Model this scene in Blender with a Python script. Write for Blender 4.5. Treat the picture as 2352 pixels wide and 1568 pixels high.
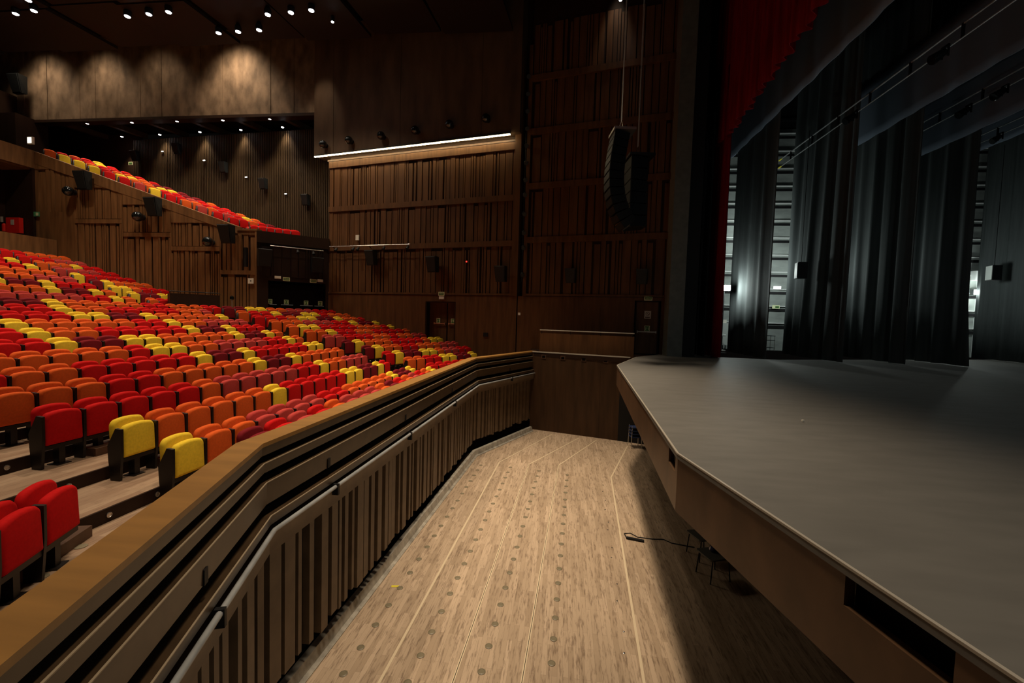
import bpy, math, random
from mathutils import Vector, Matrix
R = math.radians
for o in list(bpy.data.objects): bpy.data.objects.remove(o)
scene = bpy.context.scene
col = scene.collection
# ------------------------------------------------------------------ camera
F = 1010.0
CAMZ = 1.4
yaw, pit, rol = R(6.7), R(-3.0), R(1.7)
fw = Vector((-math.sin(yaw)*math.cos(pit), math.cos(yaw)*math.cos(pit), math.sin(pit)))
rt0 = Vector((math.cos(yaw), math.sin(yaw), 0)); up0 = rt0.cross(fw)
rt = rt0*math.cos(rol)+up0*math.sin(rol); up = -rt0*math.sin(rol)+up0*math.cos(rol)
cd = bpy.data.cameras.new('camera'); cam = bpy.data.objects.new('camera', cd); col.objects.link(cam)
cd.sensor_width = 36; cd.lens = F/2352*36; cd.clip_start = .05; cd.clip_end = 200
m = Matrix((rt, up, -fw)).transposed().to_4x4(); m.translation = Vector((0, 0, CAMZ)); cam.matrix_world = m
scene.camera = cam
# ------------------------------------------------------------------ colour management and world
scene.view_settings.view_transform = 'Standard'; scene.view_settings.look = 'None'
scene.view_settings.gamma = 1; scene.view_settings.use_curve_mapping = False
scene.view_settings.exposure = 0.0
w = bpy.data.worlds.new('world'); scene.world = w; w.use_nodes = True
w.node_tree.nodes['Background'].inputs[0].default_value = (.9, .8, .7, 1)
w.node_tree.nodes['Background'].inputs[1].default_value = .002
WARM = (1, .80, .58); COOL = (.90, 1, .96)
def spot(name, loc, aim, power, ang=80, blend=.7, colr=WARM, rad=.15):
    l = bpy.data.lights.new(name, 'SPOT'); l.energy = power; l.spot_size = R(ang); l.spot_blend = blend
    l.color = colr; l.shadow_soft_size = rad
    o = bpy.data.objects.new(name, l); col.objects.link(o); o.location = loc
    o.rotation_euler = (Vector(aim)-Vector(loc)).to_track_quat('-Z', 'Y').to_euler(); return o
def point(name, loc, power, colr=COOL, rad=.1):
    l = bpy.data.lights.new(name, 'POINT'); l.energy = power; l.color = colr; l.shadow_soft_size = rad
    o = bpy.data.objects.new(name, l); col.objects.link(o); o.location = loc; return o
# house downlights in the ceiling
for x, y, p in [(-8.2, 5.5, 2300), (-8.2, 10, 2300), (-8.2, 15, 2300), (-13, 6, 2100), (-13, 11, 2100), (-13, 16.5, 2100),
                (-18.5, 9, 2100), (-18.5, 15, 2200), (-24.5, 12, 2100), (-24.5, 17, 2200), (-29, 15, 900)]:
    spot('house_downlight', (x, y, 14.2), (x, y, 0), p, 64, .85)
for x, y, p in [(-1.0, 4.2, 3000), (-1.0, 9.2, 3800), (-1.0, 14.2, 4400)]:
    spot('pit_downlight', (x, y, 14.2), (x, y, -3), p*1.12, 56, .9, rad=.8)
for x, y, p in [(-4.2, 11.5, 1500), (-4.2, 16.5, 1700)]: spot('house_downlight', (x, y, 14.2), (x, y, 0), p, 56, .9, rad=.4)
for x, y, p in [(-24.5, 17.8, 700), (-19, 18.3, 900), (-15.7, 19.4, 700), (-12.4, 18.7, 600)]: spot('ceiling_spotlight', (x, y, 14.4), (x, y+.2, 0), p, 116, .5)
for x in (-29.5, -26.4, -23.3, -20.3, -17.3): spot('balcony_downlight', (x-.3, 24.2, 12.4), (x-.3, 24.0, 0), 700, 100, .8)
for x, p in ((-32, 520), (-28, 420), (-24.2, 160), (-19.2, 1100)): spot('facade_washer', (x, 22.5, 17.0), (x, 24.2, 12.9), p*1.15, 96, .95, rad=.5)
spot('facade_washer', (-13.6, 21.8, 16.0), (-14.1, 23.8, 11.5), 260, 50, .8)
spot('cable_light', (1.75, 20.12, 16.6), (1.72, 20.5, 13), 170, 40, .8)
# work lamps in the wings on both sides of the stage
WL1 = (7.75, 22.72, 3.2); WL2 = (22.1, 26.6, 3.56)
for y in (22.5, -4.5): point('wing_work_light', (7.68, y, 3.2), 125 if y > 0 else 260, COOL, .15)
for y in (26.2, -5.5): point('wing_work_light', (21.7, y, 3.5), 110 if y > 0 else 230, COOL, .15)
point('wing_work_light', (9.9, 25.6, 6.5), 60, COOL, .3)
for x, p in ((9.8, 120), (12.5, 120), (14.9, 95), (18.5, 90)): point('wing_work_light', (x, 24.3, 4.2), p, COOL, .25)
spot('stage_fill_light', (12, 12, 9.4), (11, 14, 0), 60, 150, .6, (.85, .95, 1), .5)  # added dim fill over the stage, not an actual lamp
# ------------------------------------------------------------------ materials
MATS = {}
def nt(name):
    m = bpy.data.materials.new(name); m.use_nodes = True
    return m, m.node_tree.nodes, m.node_tree.links, m.node_tree.nodes['Principled BSDF']
def mat(name, c, rough=.6, metal=0, spec=.4, var=0, scale=(4, 4, 4), bump=0, bscale=None, emit=None, sheen=0):
    m, N, L, b = nt(name)
    b.inputs['Base Color'].default_value = (*c, 1); b.inputs['Roughness'].default_value = rough
    b.inputs['Metallic'].default_value = metal; b.inputs['Specular IOR Level'].default_value = spec
    if sheen: b.inputs['Sheen Weight'].default_value = sheen
    if emit:
        b.inputs['Emission Color'].default_value = (*emit[0], 1); b.inputs['Emission Strength'].default_value = emit[1]
    if var or bump:
        g = N.new('ShaderNodeNewGeometry'); mp = N.new('ShaderNodeMapping'); mp.inputs['Scale'].default_value = scale
        n = N.new('ShaderNodeTexNoise'); n.inputs['Scale'].default_value = 1; n.inputs['Detail'].default_value = 5
        L.new(g.outputs['Position'], mp.inputs[0]); L.new(mp.outputs[0], n.inputs[0])
        if var:
            r = N.new('ShaderNodeMapRange'); r.inputs['From Min'].default_value = .3; r.inputs['From Max'].default_value = .7
            r.inputs['To Min'].default_value = 1-var; r.inputs['To Max'].default_value = 1+var
            mx = N.new('ShaderNodeVectorMath'); mx.operation = 'SCALE'; mx.inputs[0].default_value = c
            L.new(n.outputs['Fac'], r.inputs['Value']); L.new(r.outputs[0], mx.inputs['Scale']); L.new(mx.outputs[0], b.inputs['Base Color'])
        if bump:
            n2 = n
            if bscale:
                n2 = N.new('ShaderNodeTexNoise'); n2.inputs['Scale'].default_value = bscale; n2.inputs['Detail'].default_value = 3
                L.new(g.outputs['Position'], n2.inputs[0])
            bp = N.new('ShaderNodeBump'); bp.inputs['Strength'].default_value = bump; bp.inputs['Distance'].default_value = .01
            L.new(n2.outputs['Fac'], bp.inputs['Height']); L.new(bp.outputs[0], b.inputs['Normal'])
    MATS[name] = m; return m
def planks(name, base, light, dark, rot=90, rough=.5, w_=.075, l_=.9, fleck=.5):
    m, N, L, b = nt(name); b.inputs['Roughness'].default_value = rough; b.inputs['Specular IOR Level'].default_value = .25
    g = N.new('ShaderNodeNewGeometry'); mp = N.new('ShaderNodeMapping'); mp.inputs['Rotation'].default_value = (0, 0, R(rot))
    br = N.new('ShaderNodeTexBrick'); br.inputs['Scale'].default_value = 1; br.inputs['Brick Width'].default_value = l_
    br.inputs['Row Height'].default_value = w_; br.inputs['Mortar Size'].default_value = .0015; br.offset = .37
    br.inputs['Color1'].default_value = (*base, 1); br.inputs['Color2'].default_value = (*light, 1)
    br.inputs['Mortar'].default_value = (*[v*.7 for v in base], 1)
    L.new(g.outputs['Position'], mp.inputs[0]); L.new(mp.outputs[0], br.inputs['Vector'])
    m2 = N.new('ShaderNodeMapping'); m2.inputs['Scale'].default_value = (4.0, 30, 1)
    L.new(mp.outputs[0], m2.inputs[0])
    n = N.new('ShaderNodeTexNoise'); n.inputs['Scale'].default_value = 1; n.inputs['Detail'].default_value = 4
    n.inputs['Roughness'].default_value = .65
    L.new(m2.outputs[0], n.inputs[0])
    r = N.new('ShaderNodeMapRange'); r.inputs['From Min'].default_value = .51; r.inputs['From Max'].default_value = .67
    r.inputs['To Max'].default_value = fleck; L.new(n.outputs['Fac'], r.inputs[0])
    mx = N.new('ShaderNodeMix'); mx.data_type = 'RGBA'; mx.inputs['B'].default_value = (*dark, 1)
    L.new(r.outputs[0], mx.inputs['Factor']); L.new(br.outputs['Color'], mx.inputs['A'])
    n3 = N.new('ShaderNodeTexNoise'); n3.inputs['Scale'].default_value = .8; n3.inputs['Detail'].default_value = 3
    L.new(g.outputs['Position'], n3.inputs[0])
    r3 = N.new('ShaderNodeMapRange'); r3.inputs['To Min'].default_value = .8; r3.inputs['To Max'].default_value = 1.2; L.new(n3.outputs['Fac'], r3.inputs[0])
    vm = N.new('ShaderNodeVectorMath'); vm.operation = 'SCALE'; L.new(mx.outputs['Result'], vm.inputs[0]); L.new(r3.outputs[0], vm.inputs['Scale'])
    L.new(vm.outputs[0], b.inputs['Base Color'])
    MATS[name] = m; return m
FLOORW = planks('pit_wood', (.44, .325, .22), (.60, .455, .32), (.17, .11, .07), fleck=.7)
TERR = planks('terrace_wood', (.30, .19, .12), (.42, .29, .19), (.14, .08, .05), rot=90, w_=.12, l_=1.3)
WOOD = mat('wall_wood', (.115, .050, .0175), .5, var=.3, scale=(6, 6, .6), spec=.3)
WOODD = mat('wall_wood_dark', (.028, .013, .007), .55, var=.2, scale=(3, 3, .8), spec=.2)
PANELW = mat('panel_wood', (.22, .105, .04), .5, var=.3, scale=(6, 6, .6), spec=.3)
GAP = mat('gap_black', (.006, .004, .003), .9, spec=.05)
FAC = mat('facade_boards', (.20, .135, .085), .7, var=.4, scale=(2.2, 2.2, 1.1), bump=.5, bscale=14, spec=.15)
FACD = mat('upper_boards_shaded', (.105, .066, .04), .65, var=.3, scale=(1.6, 1.6, .5), spec=.2)  # darker copy of the facade boards, with the lack of light in its colour
SLAT = mat('fine_slats', (.05, .03, .014), .6, var=.2, scale=(5, 5, .5), spec=.2)
RAILW = mat('rail_oak', (.36, .18, .045), .38, var=.15, scale=(1.2, 8, 8), spec=.5)
EDGE = mat('board_edge_glint', (.42, .33, .22), .35)  # pale tan stands in for highlights along the rail board tops
BOARD = mat('rail_board', (.062, .036, .017), .35, var=.25, scale=(.8, 6, 6), spec=.5)
PIPE = mat('steel_pipe', (.40, .41, .41), .35, 0, .6, var=.2)
BEAM = mat('rail_beam', (.15, .098, .055), .5, var=.2)
KERB = mat('kerb_metal', (.40, .37, .31), .4, 0, .5, var=.35, scale=(7, 7, 7))
SEAM = mat('seam_strip', (.78, .64, .44), .4, 0)
DISC = mat('floor_disc', (.23, .195, .125), .4, 0)
STUD = mat('stud', (.75, .8, .85), .15, 1)
STAGE = mat('stage_deck', (.20, .192, .175), .62, var=.09, scale=(1.6, 4.5, 1), spec=.22)
STRIM = mat('stage_trim', (.20, .125, .075), .45, var=.15)
SEDGE = mat('stage_edge', (.55, .50, .42), .4)
FASC = mat('stage_fascia', (.13, .068, .034), .45, var=.25, scale=(3, 3, 2))
BLACK = mat('black_paint', (.008, .008, .009), .6, spec=.3)
DMET = mat('seat_metal', (.011, .008, .007), .45, spec=.4)
FOOT = mat('footrest_wood', (.10, .05, .028), .5, var=.3)
DRAPE = mat('black_drape', (.095, .107, .107), .85, spec=.1, var=.15, scale=(9, 9, .4))
BORD_HAZE = mat('border_cloth', (.20, .24, .30), .85, spec=.1)  # black cloth with the bluish scattered light put into its colour
RED = mat('red_velvet', (.22, .005, .010), .7, spec=.1, var=.3, scale=(9, 9, .5))
PILL = mat('grey_column', (.15, .155, .13), .45, var=.15, spec=.4)
WING = mat('wing_wall', (.30, .33, .31), .7, var=.2, scale=(1.2, 1.2, 3))
LEDGE = mat('wing_ledge', (.75, .78, .76), .5)
CEIL = mat('ceiling_panel', (.017, .008, .006), .6)
CBLK = mat('ceiling_black', (.006, .005, .005), .9, spec=.05)
SPK = mat('speaker_black', (.008, .010, .011), .5, spec=.4)
GRILL = mat('speaker_grille', (.011, .013, .014), .6)
CHROME = mat('glossy_black', (.01, .012, .012), .07, spec=1)
WHITE = mat('white_plastic', (.9, .87, .76), .5)
PAPER = mat('paper', (.62, .56, .48), .7)
GREEN = mat('sign_green', (.05, .16, .03), .6)
GLOWG = mat('sign_pale', (.85, .92, .55), .6)
FIRE = mat('fire_red', (.85, .02, .01), .5)
STEEL = mat('steel', (.6, .58, .55), .3, .9)
LAMPW = mat('lamp_glow', (1, 1, 1), .5, emit=((1, .97, 1), 26))
LAMPS = mat('lamp_soft', (1, 1, 1), .5, emit=((1, .95, .9), 9))
LAMPC = mat('lamp_cool', (1, 1, 1), .5, emit=((.9, 1, .94), 40))
TUBE = mat('led_tube', (1, 1, 1), .5, emit=((1, .80, .44), 34))
BLUEC = mat('blue_chair', (.03, .05, .14), .5)
YEL = mat('yellow_tape', (.85, .72, .06), .5)
GREYC = mat('grey_chair', (.10, .10, .085), .6)
WCAB = mat('white_cabinet', (.62, .66, .62), .5)
REDLED = mat('red_led', (.5, .01, .01), .4, emit=((1, .05, .03), 1.5))
SEATC = {'Y': ('yellow', (.92, .62, .04)), 'O': ('orange', (.74, .108, .015)), 'R': ('red', (.62, .006, .006)),
         'P': ('salmon pink', (.52, .055, .045)), 'M': ('maroon', (.20, .008, .014))}
SM = {k: mat('fabric_'+v[0].replace(' ', '_'), v[1], .85, spec=.15, var=.08, scale=(30, 30, 30), bump=.15, bscale=300) for k, v in SEATC.items()}
# ------------------------------------------------------------------ mesh helpers
class MB:
    def __init__(s): s.v = []; s.f = []; s.mi = []; s.cur = 0
    def add(s, vs, fs):
        o = len(s.v); s.v += [tuple(p) for p in vs]; s.f += [tuple(i+o for i in f) for f in fs]; s.mi += [s.cur]*len(fs); return s
    def box(s, x0, x1, y0, y1, z0, z1):
        return s.add([(x, y, z) for z in (z0, z1) for x, y in ((x0, y0), (x1, y0), (x1, y1), (x0, y1))],
                     [(3, 2, 1, 0), (4, 5, 6, 7), (0, 1, 5, 4), (1, 2, 6, 5), (2, 3, 7, 6), (3, 0, 4, 7)])
    def obox(s, o, u, n, a0, a1, b0, b1, z0, z1):
        # box in a frame: origin o (xy), unit u along, unit n out
        q = [(o[0]+u[0]*a+n[0]*b, o[1]+u[1]*a+n[1]*b) for a, b in ((a0, b0), (a1, b0), (a1, b1), (a0, b1))]
        return s.prism(q, z0, z1)
    def prism(s, pts, z0, z1):
        n = len(pts); ar = sum(pts[i][0]*pts[(i+1) % n][1]-pts[(i+1) % n][0]*pts[i][1] for i in range(n))
        z0s = z0 if hasattr(z0, '__len__') else [z0]*n; z1s = z1 if hasattr(z1, '__len__') else [z1]*n
        if ar < 0: pts = pts[::-1]; z0s = z0s[::-1]; z1s = z1s[::-1]
        vs = [(p[0], p[1], z0s[i]) for i, p in enumerate(pts)]+[(p[0], p[1], z1s[i]) for i, p in enumerate(pts)]
        return s.add(vs, [tuple(range(n-1, -1, -1)), tuple(range(n, 2*n))]+[(i, (i+1) % n, n+(i+1) % n, n+i) for i in range(n)])
    def rings(s, rings, cap=True):
        n = len(rings[0]); vs = [p for r in rings for p in r]; fs = []
        for k in range(len(rings)-1):
            for i in range(n): fs.append((k*n+i, k*n+(i+1) % n, (k+1)*n+(i+1) % n, (k+1)*n+i))
        if cap: fs += [tuple(range(n-1, -1, -1)), tuple(range((len(rings)-1)*n, len(rings)*n))]
        return s.add(vs, fs)
    def tube(s, pts, r, seg=8):
        pts = [Vector(p) for p in pts]; rs = []
        for i, p in enumerate(pts):
            t = (pts[min(i+1, len(pts)-1)]-pts[max(i-1, 0)]).normalized()
            a = t.orthogonal().normalized() if i == 0 else (a-t*a.dot(t)).normalized()
            b = t.cross(a); rr = r[i] if hasattr(r, '__len__') else r
            rs.append([p+a*math.cos(2*math.pi*k/seg)*rr+b*math.sin(2*math.pi*k/seg)*rr for k in range(seg)])
        return s.rings(rs)
    def lathe(s, prof, c=(0, 0, 0), ax='z', seg=16):
        rs = []
        for r, h in prof:
            ring = []
            for k in range(seg):
                a = 2*math.pi*k/seg; x, y = r*math.cos(a), r*math.sin(a)
                p = {'z': (x, y, h), 'y': (x, h, -y), 'x': (h, x, y)}[ax]
                ring.append((c[0]+p[0], c[1]+p[1], c[2]+p[2]))
            rs.append(ring)
        return s.rings(rs)
    def quad(s, a, b, c, d): return s.add([a, b, c, d], [(0, 1, 2, 3)])
    def sweep(s, line, prof):
        # line: xy points (pit side on the right when walking); prof: (offset right, z) closed
        P = [Vector(p) for p in line]; rs = []
        for i, p in enumerate(P):
            d1 = (P[i]-P[i-1]).normalized() if i else (P[1]-P[0]).normalized()
            d2 = (P[i+1]-P[i]).normalized() if i < len(P)-1 else d1
            n1 = Vector((d1.y, -d1.x)); n2 = Vector((d2.y, -d2.x)); n = (n1+n2).normalized(); k = 1/max(.3, n.dot(n1))
            rs.append([(p.x+n.x*o*k, p.y+n.y*o*k, z) for o, z in prof])
        return s.rings(rs)
    def mesh(s, name, mats, smooth=False):
        me = bpy.data.meshes.new(name); me.from_pydata(s.v, [], s.f)
        for m in (mats if isinstance(mats, (list, tuple)) else [mats]): me.materials.append(m)
        me.polygons.foreach_set('material_index', s.mi)
        if smooth: me.polygons.foreach_set('use_smooth', [True]*len(s.f))
        me.update(); return me
    def build(s, name, mats, parent=None, smooth=False, **kw):
        return link(name, s.mesh(name, mats, smooth), parent, **kw)
def link(name, me, parent=None, loc=None, rz=0, **kw):
    o = bpy.data.objects.new(name, me); col.objects.link(o)
    if parent: o.parent = parent
    if loc is not None: o.location = loc; o.rotation_euler = (0, 0, rz)
    for k, v in kw.items(): o[k] = v
    return o
def thing(name, label, cat, loc=(0, 0, 0), rz=0, group=None):
    o = link(name, None, None, loc, rz); o['label'] = label; o['category'] = cat
    if group: o['group'] = group
    return o
def tag(o, label, cat, group=None, kind=None):
    o['label'] = label; o['category'] = cat
    if group: o['group'] = group
    if kind: o['kind'] = kind
    return o
def S(mb, name, mats, parent=None): return mb.build(name, mats, parent, **({} if parent else {'kind': 'structure'}))
rnd = random.Random(7)
# frames of the long side wall and others
WO = Vector((3.18, 20.24)); WU = Vector((-.976, .216)).normalized(); WN = Vector((-WU.y, WU.x))*1.0
if WN.y > 0: WN = -WN          # towards the room
def wx(x):  # parameter along side wall for world x
    return (x-WO.x)/WU.x
def wpt(a, b=0): return (WO.x+WU.x*a+WN.x*b, WO.y+WU.y*a+WN.y*b)
def battens(mb, o, u, n, a0, a1, z0, z1, rr, big=(.16, .42), gap=(.028, .055), d=.06, off=0):
    a = a0+.02
    while a < a1-.06:
        w_ = min(rr.uniform(*big) if rr.random() < .62 else rr.uniform(.06, .12), a1-a)
        top = z1 if rr.random() < .75 else z1-.14
        mb.obox(o, u, n, a, a+w_, off, off+d*rr.uniform(.7, 1.3), z0, top)
        a += w_+(rr.uniform(*gap) if rr.random() < .88 else rr.uniform(.09, .14))
# ------------------------------------------------------------------ side wall (far)
def sidewall():
    rr = random.Random(3)
    mb = MB()
    aL, aR = wx(-13.5), wx(-2.35)         # section towards the rear
    bL, bR = wx(-1.95), wx(4.75)          # section towards the stage
    # backing with the door recess left open
    d1, d2 = wx(-7.3), wx(-5.58)
    mb.cur = 1
    mb.obox(WO, WU, WN, bR, aL, -.5, -.45, -3.4, 17)
    mb.cur = 0
    mb.obox(WO, WU, WN, aR, d2, -.45, .0, -3.4, 2.5); mb.obox(WO, WU, WN, d1, aL+.02, -.45, 0, -3.4, 2.5)
    mb.obox(WO, WU, WN, d2, d1, -.45, 0, 2.17, 2.5)
    mb.obox(WO, WU, WN, d2, d1, -.45, 0, -3.4, 0.0)
    mb.obox(WO, WU, WN, bR, wx(4.2), -.45, 0, -3.4, 2.5); mb.obox(WO, WU, WN, wx(3.1), bL+.35, -.45, 0, -3.4, 2.5)
    mb.obox(WO, WU, WN, wx(4.2), wx(3.1), -.45, 0, 2.36, 2.5)
    mb.cur = 1
    mb.obox(WO, WU, WN, aR, aL, -.45, -.10, 2.5, 10.2); mb.obox(WO, WU, WN, bR, bL, -.45, -.10, 2.5, 17)
    mb.cur = 0
    for z0, z1 in ((2.62, 4.93), (5.2, 7.12), (7.4, 9.55)):
        battens(mb, WO, WU, WN, aR+.1, aL-.25, z0, z1, rr, off=-.10)
        mb.obox(WO, WU, WN, aL-.25, aL, -.10, -.02, z0-.1, z1+.1)
        mb.obox(WO, WU, WN, aR, aR+.12, -.10, -.02, z0-.1, z1+.1)
    for z0, z1 in ((2.62, 5.05), (5.33, 7.6), (7.88, 10.15), (10.43, 12.62), (12.9, 15.2)):
        battens(mb, WO, WU, WN, bR+.25, bL-.1, z0, z1, rr, off=-.10)
    S(mb, 'wall_side', [WOOD, WOODD])
    t = MB()
    for z0, z1 in ((2.52, 2.62), (4.93, 5.2), (7.12, 7.4), (9.55, 9.9)): t.obox(WO, WU, WN, aR, aL, -.09, .04, z0, z1)
    for z0, z1 in ((2.52, 2.62), (5.05, 5.33), (7.6, 7.88), (10.15, 10.43), (12.62, 12.9)): t.obox(WO, WU, WN, bR, bL, -.09, .04, z0, z1)
    S(t, 'trim_1', [WOOD])
    # pilaster + dark slot between the sections
    p = MB(); p.obox(WO, WU, WN, aR-.02, aR+.3, -.4, .06, 2.5, 14.3); p.obox(WO, WU, WN, bL-.05, bL+.12, -.4, .02, 2.5, 14.3)
    S(p, 'trim_2', [WOOD])
    # upper blank panels, proud of the batten wall
    u_ = MB(); k = aR; rr2 = random.Random(5)
    edges = [aR, wx(-4.3), wx(-6.6), wx(-8.8), wx(-11.1), wx(-13), wx(-14.3)]
    for i in range(6): u_.obox(WO, WU, WN, edges[i], edges[i+1]-.012, -.45, .30+.012*(i % 2), 10.22, 17)
    S(u_, 'wall_side_upper', [FACD])
    # led tube under it
    t = thing('strip_light', 'long white glowing tube light along the top of the side wall battens', 'light')
    b = MB(); b.obox(WO, WU, WN, wx(-2.8), wx(-14.2), .30, .42, 10.16, 10.21); b.build('housing', BLACK, t)
    b = MB(); b.obox(WO, WU, WN, wx(-2.8), wx(-14.2), .33, .39, 10.11, 10.155); b.build('tube', TUBE, t, label='glowing white tube')
    b = MB(); b.obox(WO, WU, WN, wx(-2.5), wx(-13.6), -.05, .03, 9.93, 10.02); b.build('reflector', FOOT, t)
sidewall()
def sign_exit(o, w_, h, txt=True):
    pass
def text_mesh(s, size):
    c = bpy.data.curves.new('t', 'FONT'); c.body = s; c.size = size; c.align_x = 'CENTER'; c.align_y = 'CENTER'; c.extrude = .002
    o = bpy.data.objects.new('t', c); col.objects.link(o); bpy.context.view_layer.update()
    me = bpy.data.meshes.new_from_object(o.evaluated_get(bpy.context.evaluated_depsgraph_get())); bpy.data.objects.remove(o); return me
TXT = text_mesh('SALIDA', .11)
TXT.materials.clear(); TXT.materials.append(GREEN)
# things fixed on a wall: local frame x along wall, -y out of wall, z up
def wallrot(n): return math.atan2(n[1], n[0])+math.pi/2
def exit_sign(loc, rz, label, grp='exit signs above doorways'):
    t = thing('exit_sign', label, 'sign', loc, rz, grp)
    b = MB(); b.box(-.17, .17, -.02, 0, -.10, .10); b.build('plate', GLOWG, t)
    b = MB(); b.box(-.14, .14, -.026, -.02, -.06, .07); b.build('panel', GREEN, t)
    o = link('lettering', TXT2, t, (0, -.029, .005)); o.rotation_euler = (R(90), 0, 0)
    return t
TXT2 = text_mesh('SALIDA', .075); TXT2.materials.clear(); TXT2.materials.append(GLOWG)
def emergency_lamp(loc, rz, label):
    t = thing('emergency_lamp', label, 'lamp', loc, rz, 'emergency lamps above doorways')
    b = MB(); b.box(-.15, .15, -.05, 0, -.075, .075); b.build('housing', WHITE, t)
    b = MB(); b.box(-.13, .13, -.062, -.05, -.055, .055); b.build('diffuser', WHITE, t); return t
def push_sign(loc, rz, label):
    t = thing('exit_pictogram', label, 'sign', loc, rz, 'green exit pictograms on doors')
    b = MB(); b.box(-.11, .11, -.006, 0, -.12, .12); b.build('plate', GLOWG, t)
    b = MB(); b.box(-.09, .09, -.009, -.006, -.10, .10); b.build('panel', GREEN, t)
    b = MB()
    for s_ in (-1, 1):
        b.add([(s_*.015, -.012, .02), (s_*.05, -.012, .055), (s_*.08, -.012, .02), (s_*.055, -.012, .02), (s_*.07, -.012, -.06), (s_*.04, -.012, -.06), (s_*.035, -.012, .02)], [(0, 1, 2, 3, 4, 5, 6) if s_ < 0 else (6, 5, 4, 3, 2, 1, 0)])
    b.build('arrows', GLOWG, t); return t
def wall_speaker(loc, rz, label, s=1.0, tilt=14, grp='black wall loudspeakers'):
    t = thing('wall_speaker', label, 'loudspeaker', loc, rz, grp)
    b = MB(); w_, h, d = .26*s, .34*s, .36*s
    b.rings([[(-w_, -.12*s, h), (w_, -.12*s, h), (w_, -.12*s, -h), (-w_, -.12*s, -h)][::-1],
             [(-w_*1.0, -.12*s-d*.9, h), (w_, -.12*s-d*.9, h), (w_*.8, -.12*s-d*.45, -h*1.05), (-w_*.8, -.12*s-d*.45, -h*1.05)][::-1]])
    b.build('cabinet', SPK, t)
    b = MB(); e = .012*s
    b.rings([[(-w_*.93, -.12*s-d*.9-e, h*.94), (w_*.93, -.12*s-d*.9-e, h*.94), (w_*.74, -.12*s-d*.47-e, -h*.98), (-w_*.74, -.12*s-d*.47-e, -h*.98)][::-1],
             [(-w_*.9, -.12*s-d*.9-2*e, h*.9), (w_*.9, -.12*s-d*.9-2*e, h*.9), (w_*.72, -.12*s-d*.47-2*e, -h*.94), (-w_*.72, -.12*s-d*.47-2*e, -h*.94)][::-1]])
    b.build('grille', GRILL, t)
    b = MB(); b.box(-.05, .05, -.14*s, 0, -.12, .12); b.box(-.09, .09, -.02, 0, -.16, .16); b.build('bracket', BLACK, t); return t
def ball_speaker(loc, rz, label, r=.22, grp='glossy spherical loudspeakers'):
    t = thing('ball_speaker', label, 'loudspeaker', loc, rz, grp)
    b = MB(); pr = [(max(.001, r*math.sin(math.pi*i/12)), r*math.cos(math.pi*i/12)) for i in range(13)][::-1]
    b.lathe(pr, (0, -r-.06, 0), 'z', 20); b.build('sphere', CHROME, t, smooth=True)
    b = MB(); b.lathe([(r*.55, -.08), (r*.6, 0)], (0, 0, 0), 'y', 16); b.build('mounting_ring', BLACK, t); return t
WRZ = wallrot(WN)
def onwall(x, z, b=0): a = wx(x); p = wpt(a, b); return (p[0], p[1], z)
exit_sign(onwall(-6.36, 2.56, .05), WRZ, 'green exit sign above the double door in the side wall')
emergency_lamp(onwall(-6.36, 2.36, .0), WRZ, 'white emergency lamp between exit sign and side double door')
# door 1
def door(n, a0, a1, zt, bars, zb=0, dep=-.40, bz=1.1):
    o = MB(); o.obox(WO, WU, WN, a0, a1, dep-.05, dep, zb, zt); d = S(o, n, [WOOD])
    f = MB(); f.obox(WO, WU, WN, a0, a0+.04, dep, -.01, zb, zt); f.obox(WO, WU, WN, a1-.04, a1, dep, -.01, zb, zt); f.obox(WO, WU, WN, a0, a1, dep, -.01, zt-.04, zt)
    f.build('door_frame', WOODD, d)
    for b0, b1 in bars:
        h = MB(); h.obox(WO, WU, WN, b0, b1, dep+.06, dep+.09, bz-.02, bz+.025); h.obox(WO, WU, WN, b0, b0+.04, dep, dep+.09, bz-.05, bz+.05); h.obox(WO, WU, WN, b1-.04, b1, dep, dep+.09, bz-.05, bz+.05)
        h.build('push_bar', STEEL, d, label='steel push bar')
    return d
door('door_1', wx(-5.60), wx(-7.28), 2.17, [(wx(-5.66), wx(-6.12)), (wx(-6.3), wx(-6.95))], 0, -.36, 1.02)
lf = MB(); lf.obox(WO, WU, WN, wx(-6.20), wx(-6.24), -.36, -.33, 0, 2.1)
lf.build('door_gap', GAP, bpy.data.objects['door_1'])
push_sign(onwall(-5.88, 1.17, -.345), WRZ, 'green exit pictogram on right leaf of the side double door')
push_sign(onwall(-6.72, 1.17, -.345), WRZ, 'green exit pictogram on left leaf of the side double door')
door('door_2', wx(4.12), wx(3.16), 2.34, [(wx(4.05), wx(3.24))], 0, -.05, .98)
push_sign(onwall(3.66, 1.13, -.04), WRZ, 'green exit pictogram on the single door beside the stage')
exit_sign(onwall(3.66, 2.47, .02), WRZ, 'exit sign above the single door beside the stage')
t = thing('prohibition_notice', 'pale notice with a crossed circle on the stage side door', 'sign', onwall(3.66, 1.74, -.04), WRZ)
b = MB(); b.box(-.14, .14, -.006, 0, -.17, .17); b.build('plate', PAPER, t)
b = MB()
for k in range(20):
    a, c_ = 2*math.pi*k/20, 2*math.pi*(k+1)/20
    b.add([(r*math.cos(q), -.009, .045+r*math.sin(q)) for q, r in ((a, .085), (c_, .085), (c_, .068), (a, .068))], [(3, 2, 1, 0)])
b.add([(-.062, -.009, .095), (-.048, -.009, .109), (.062, -.009, -.003), (.048, -.009, -.017)], [(0, 1, 2, 3)])
b.add([(-.10, -.009, -.09), (.10, -.009, -.09), (.10, -.009, -.14), (-.10, -.009, -.14)], [(3, 2, 1, 0)])
b.build('symbol', FOOT, t)
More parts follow.
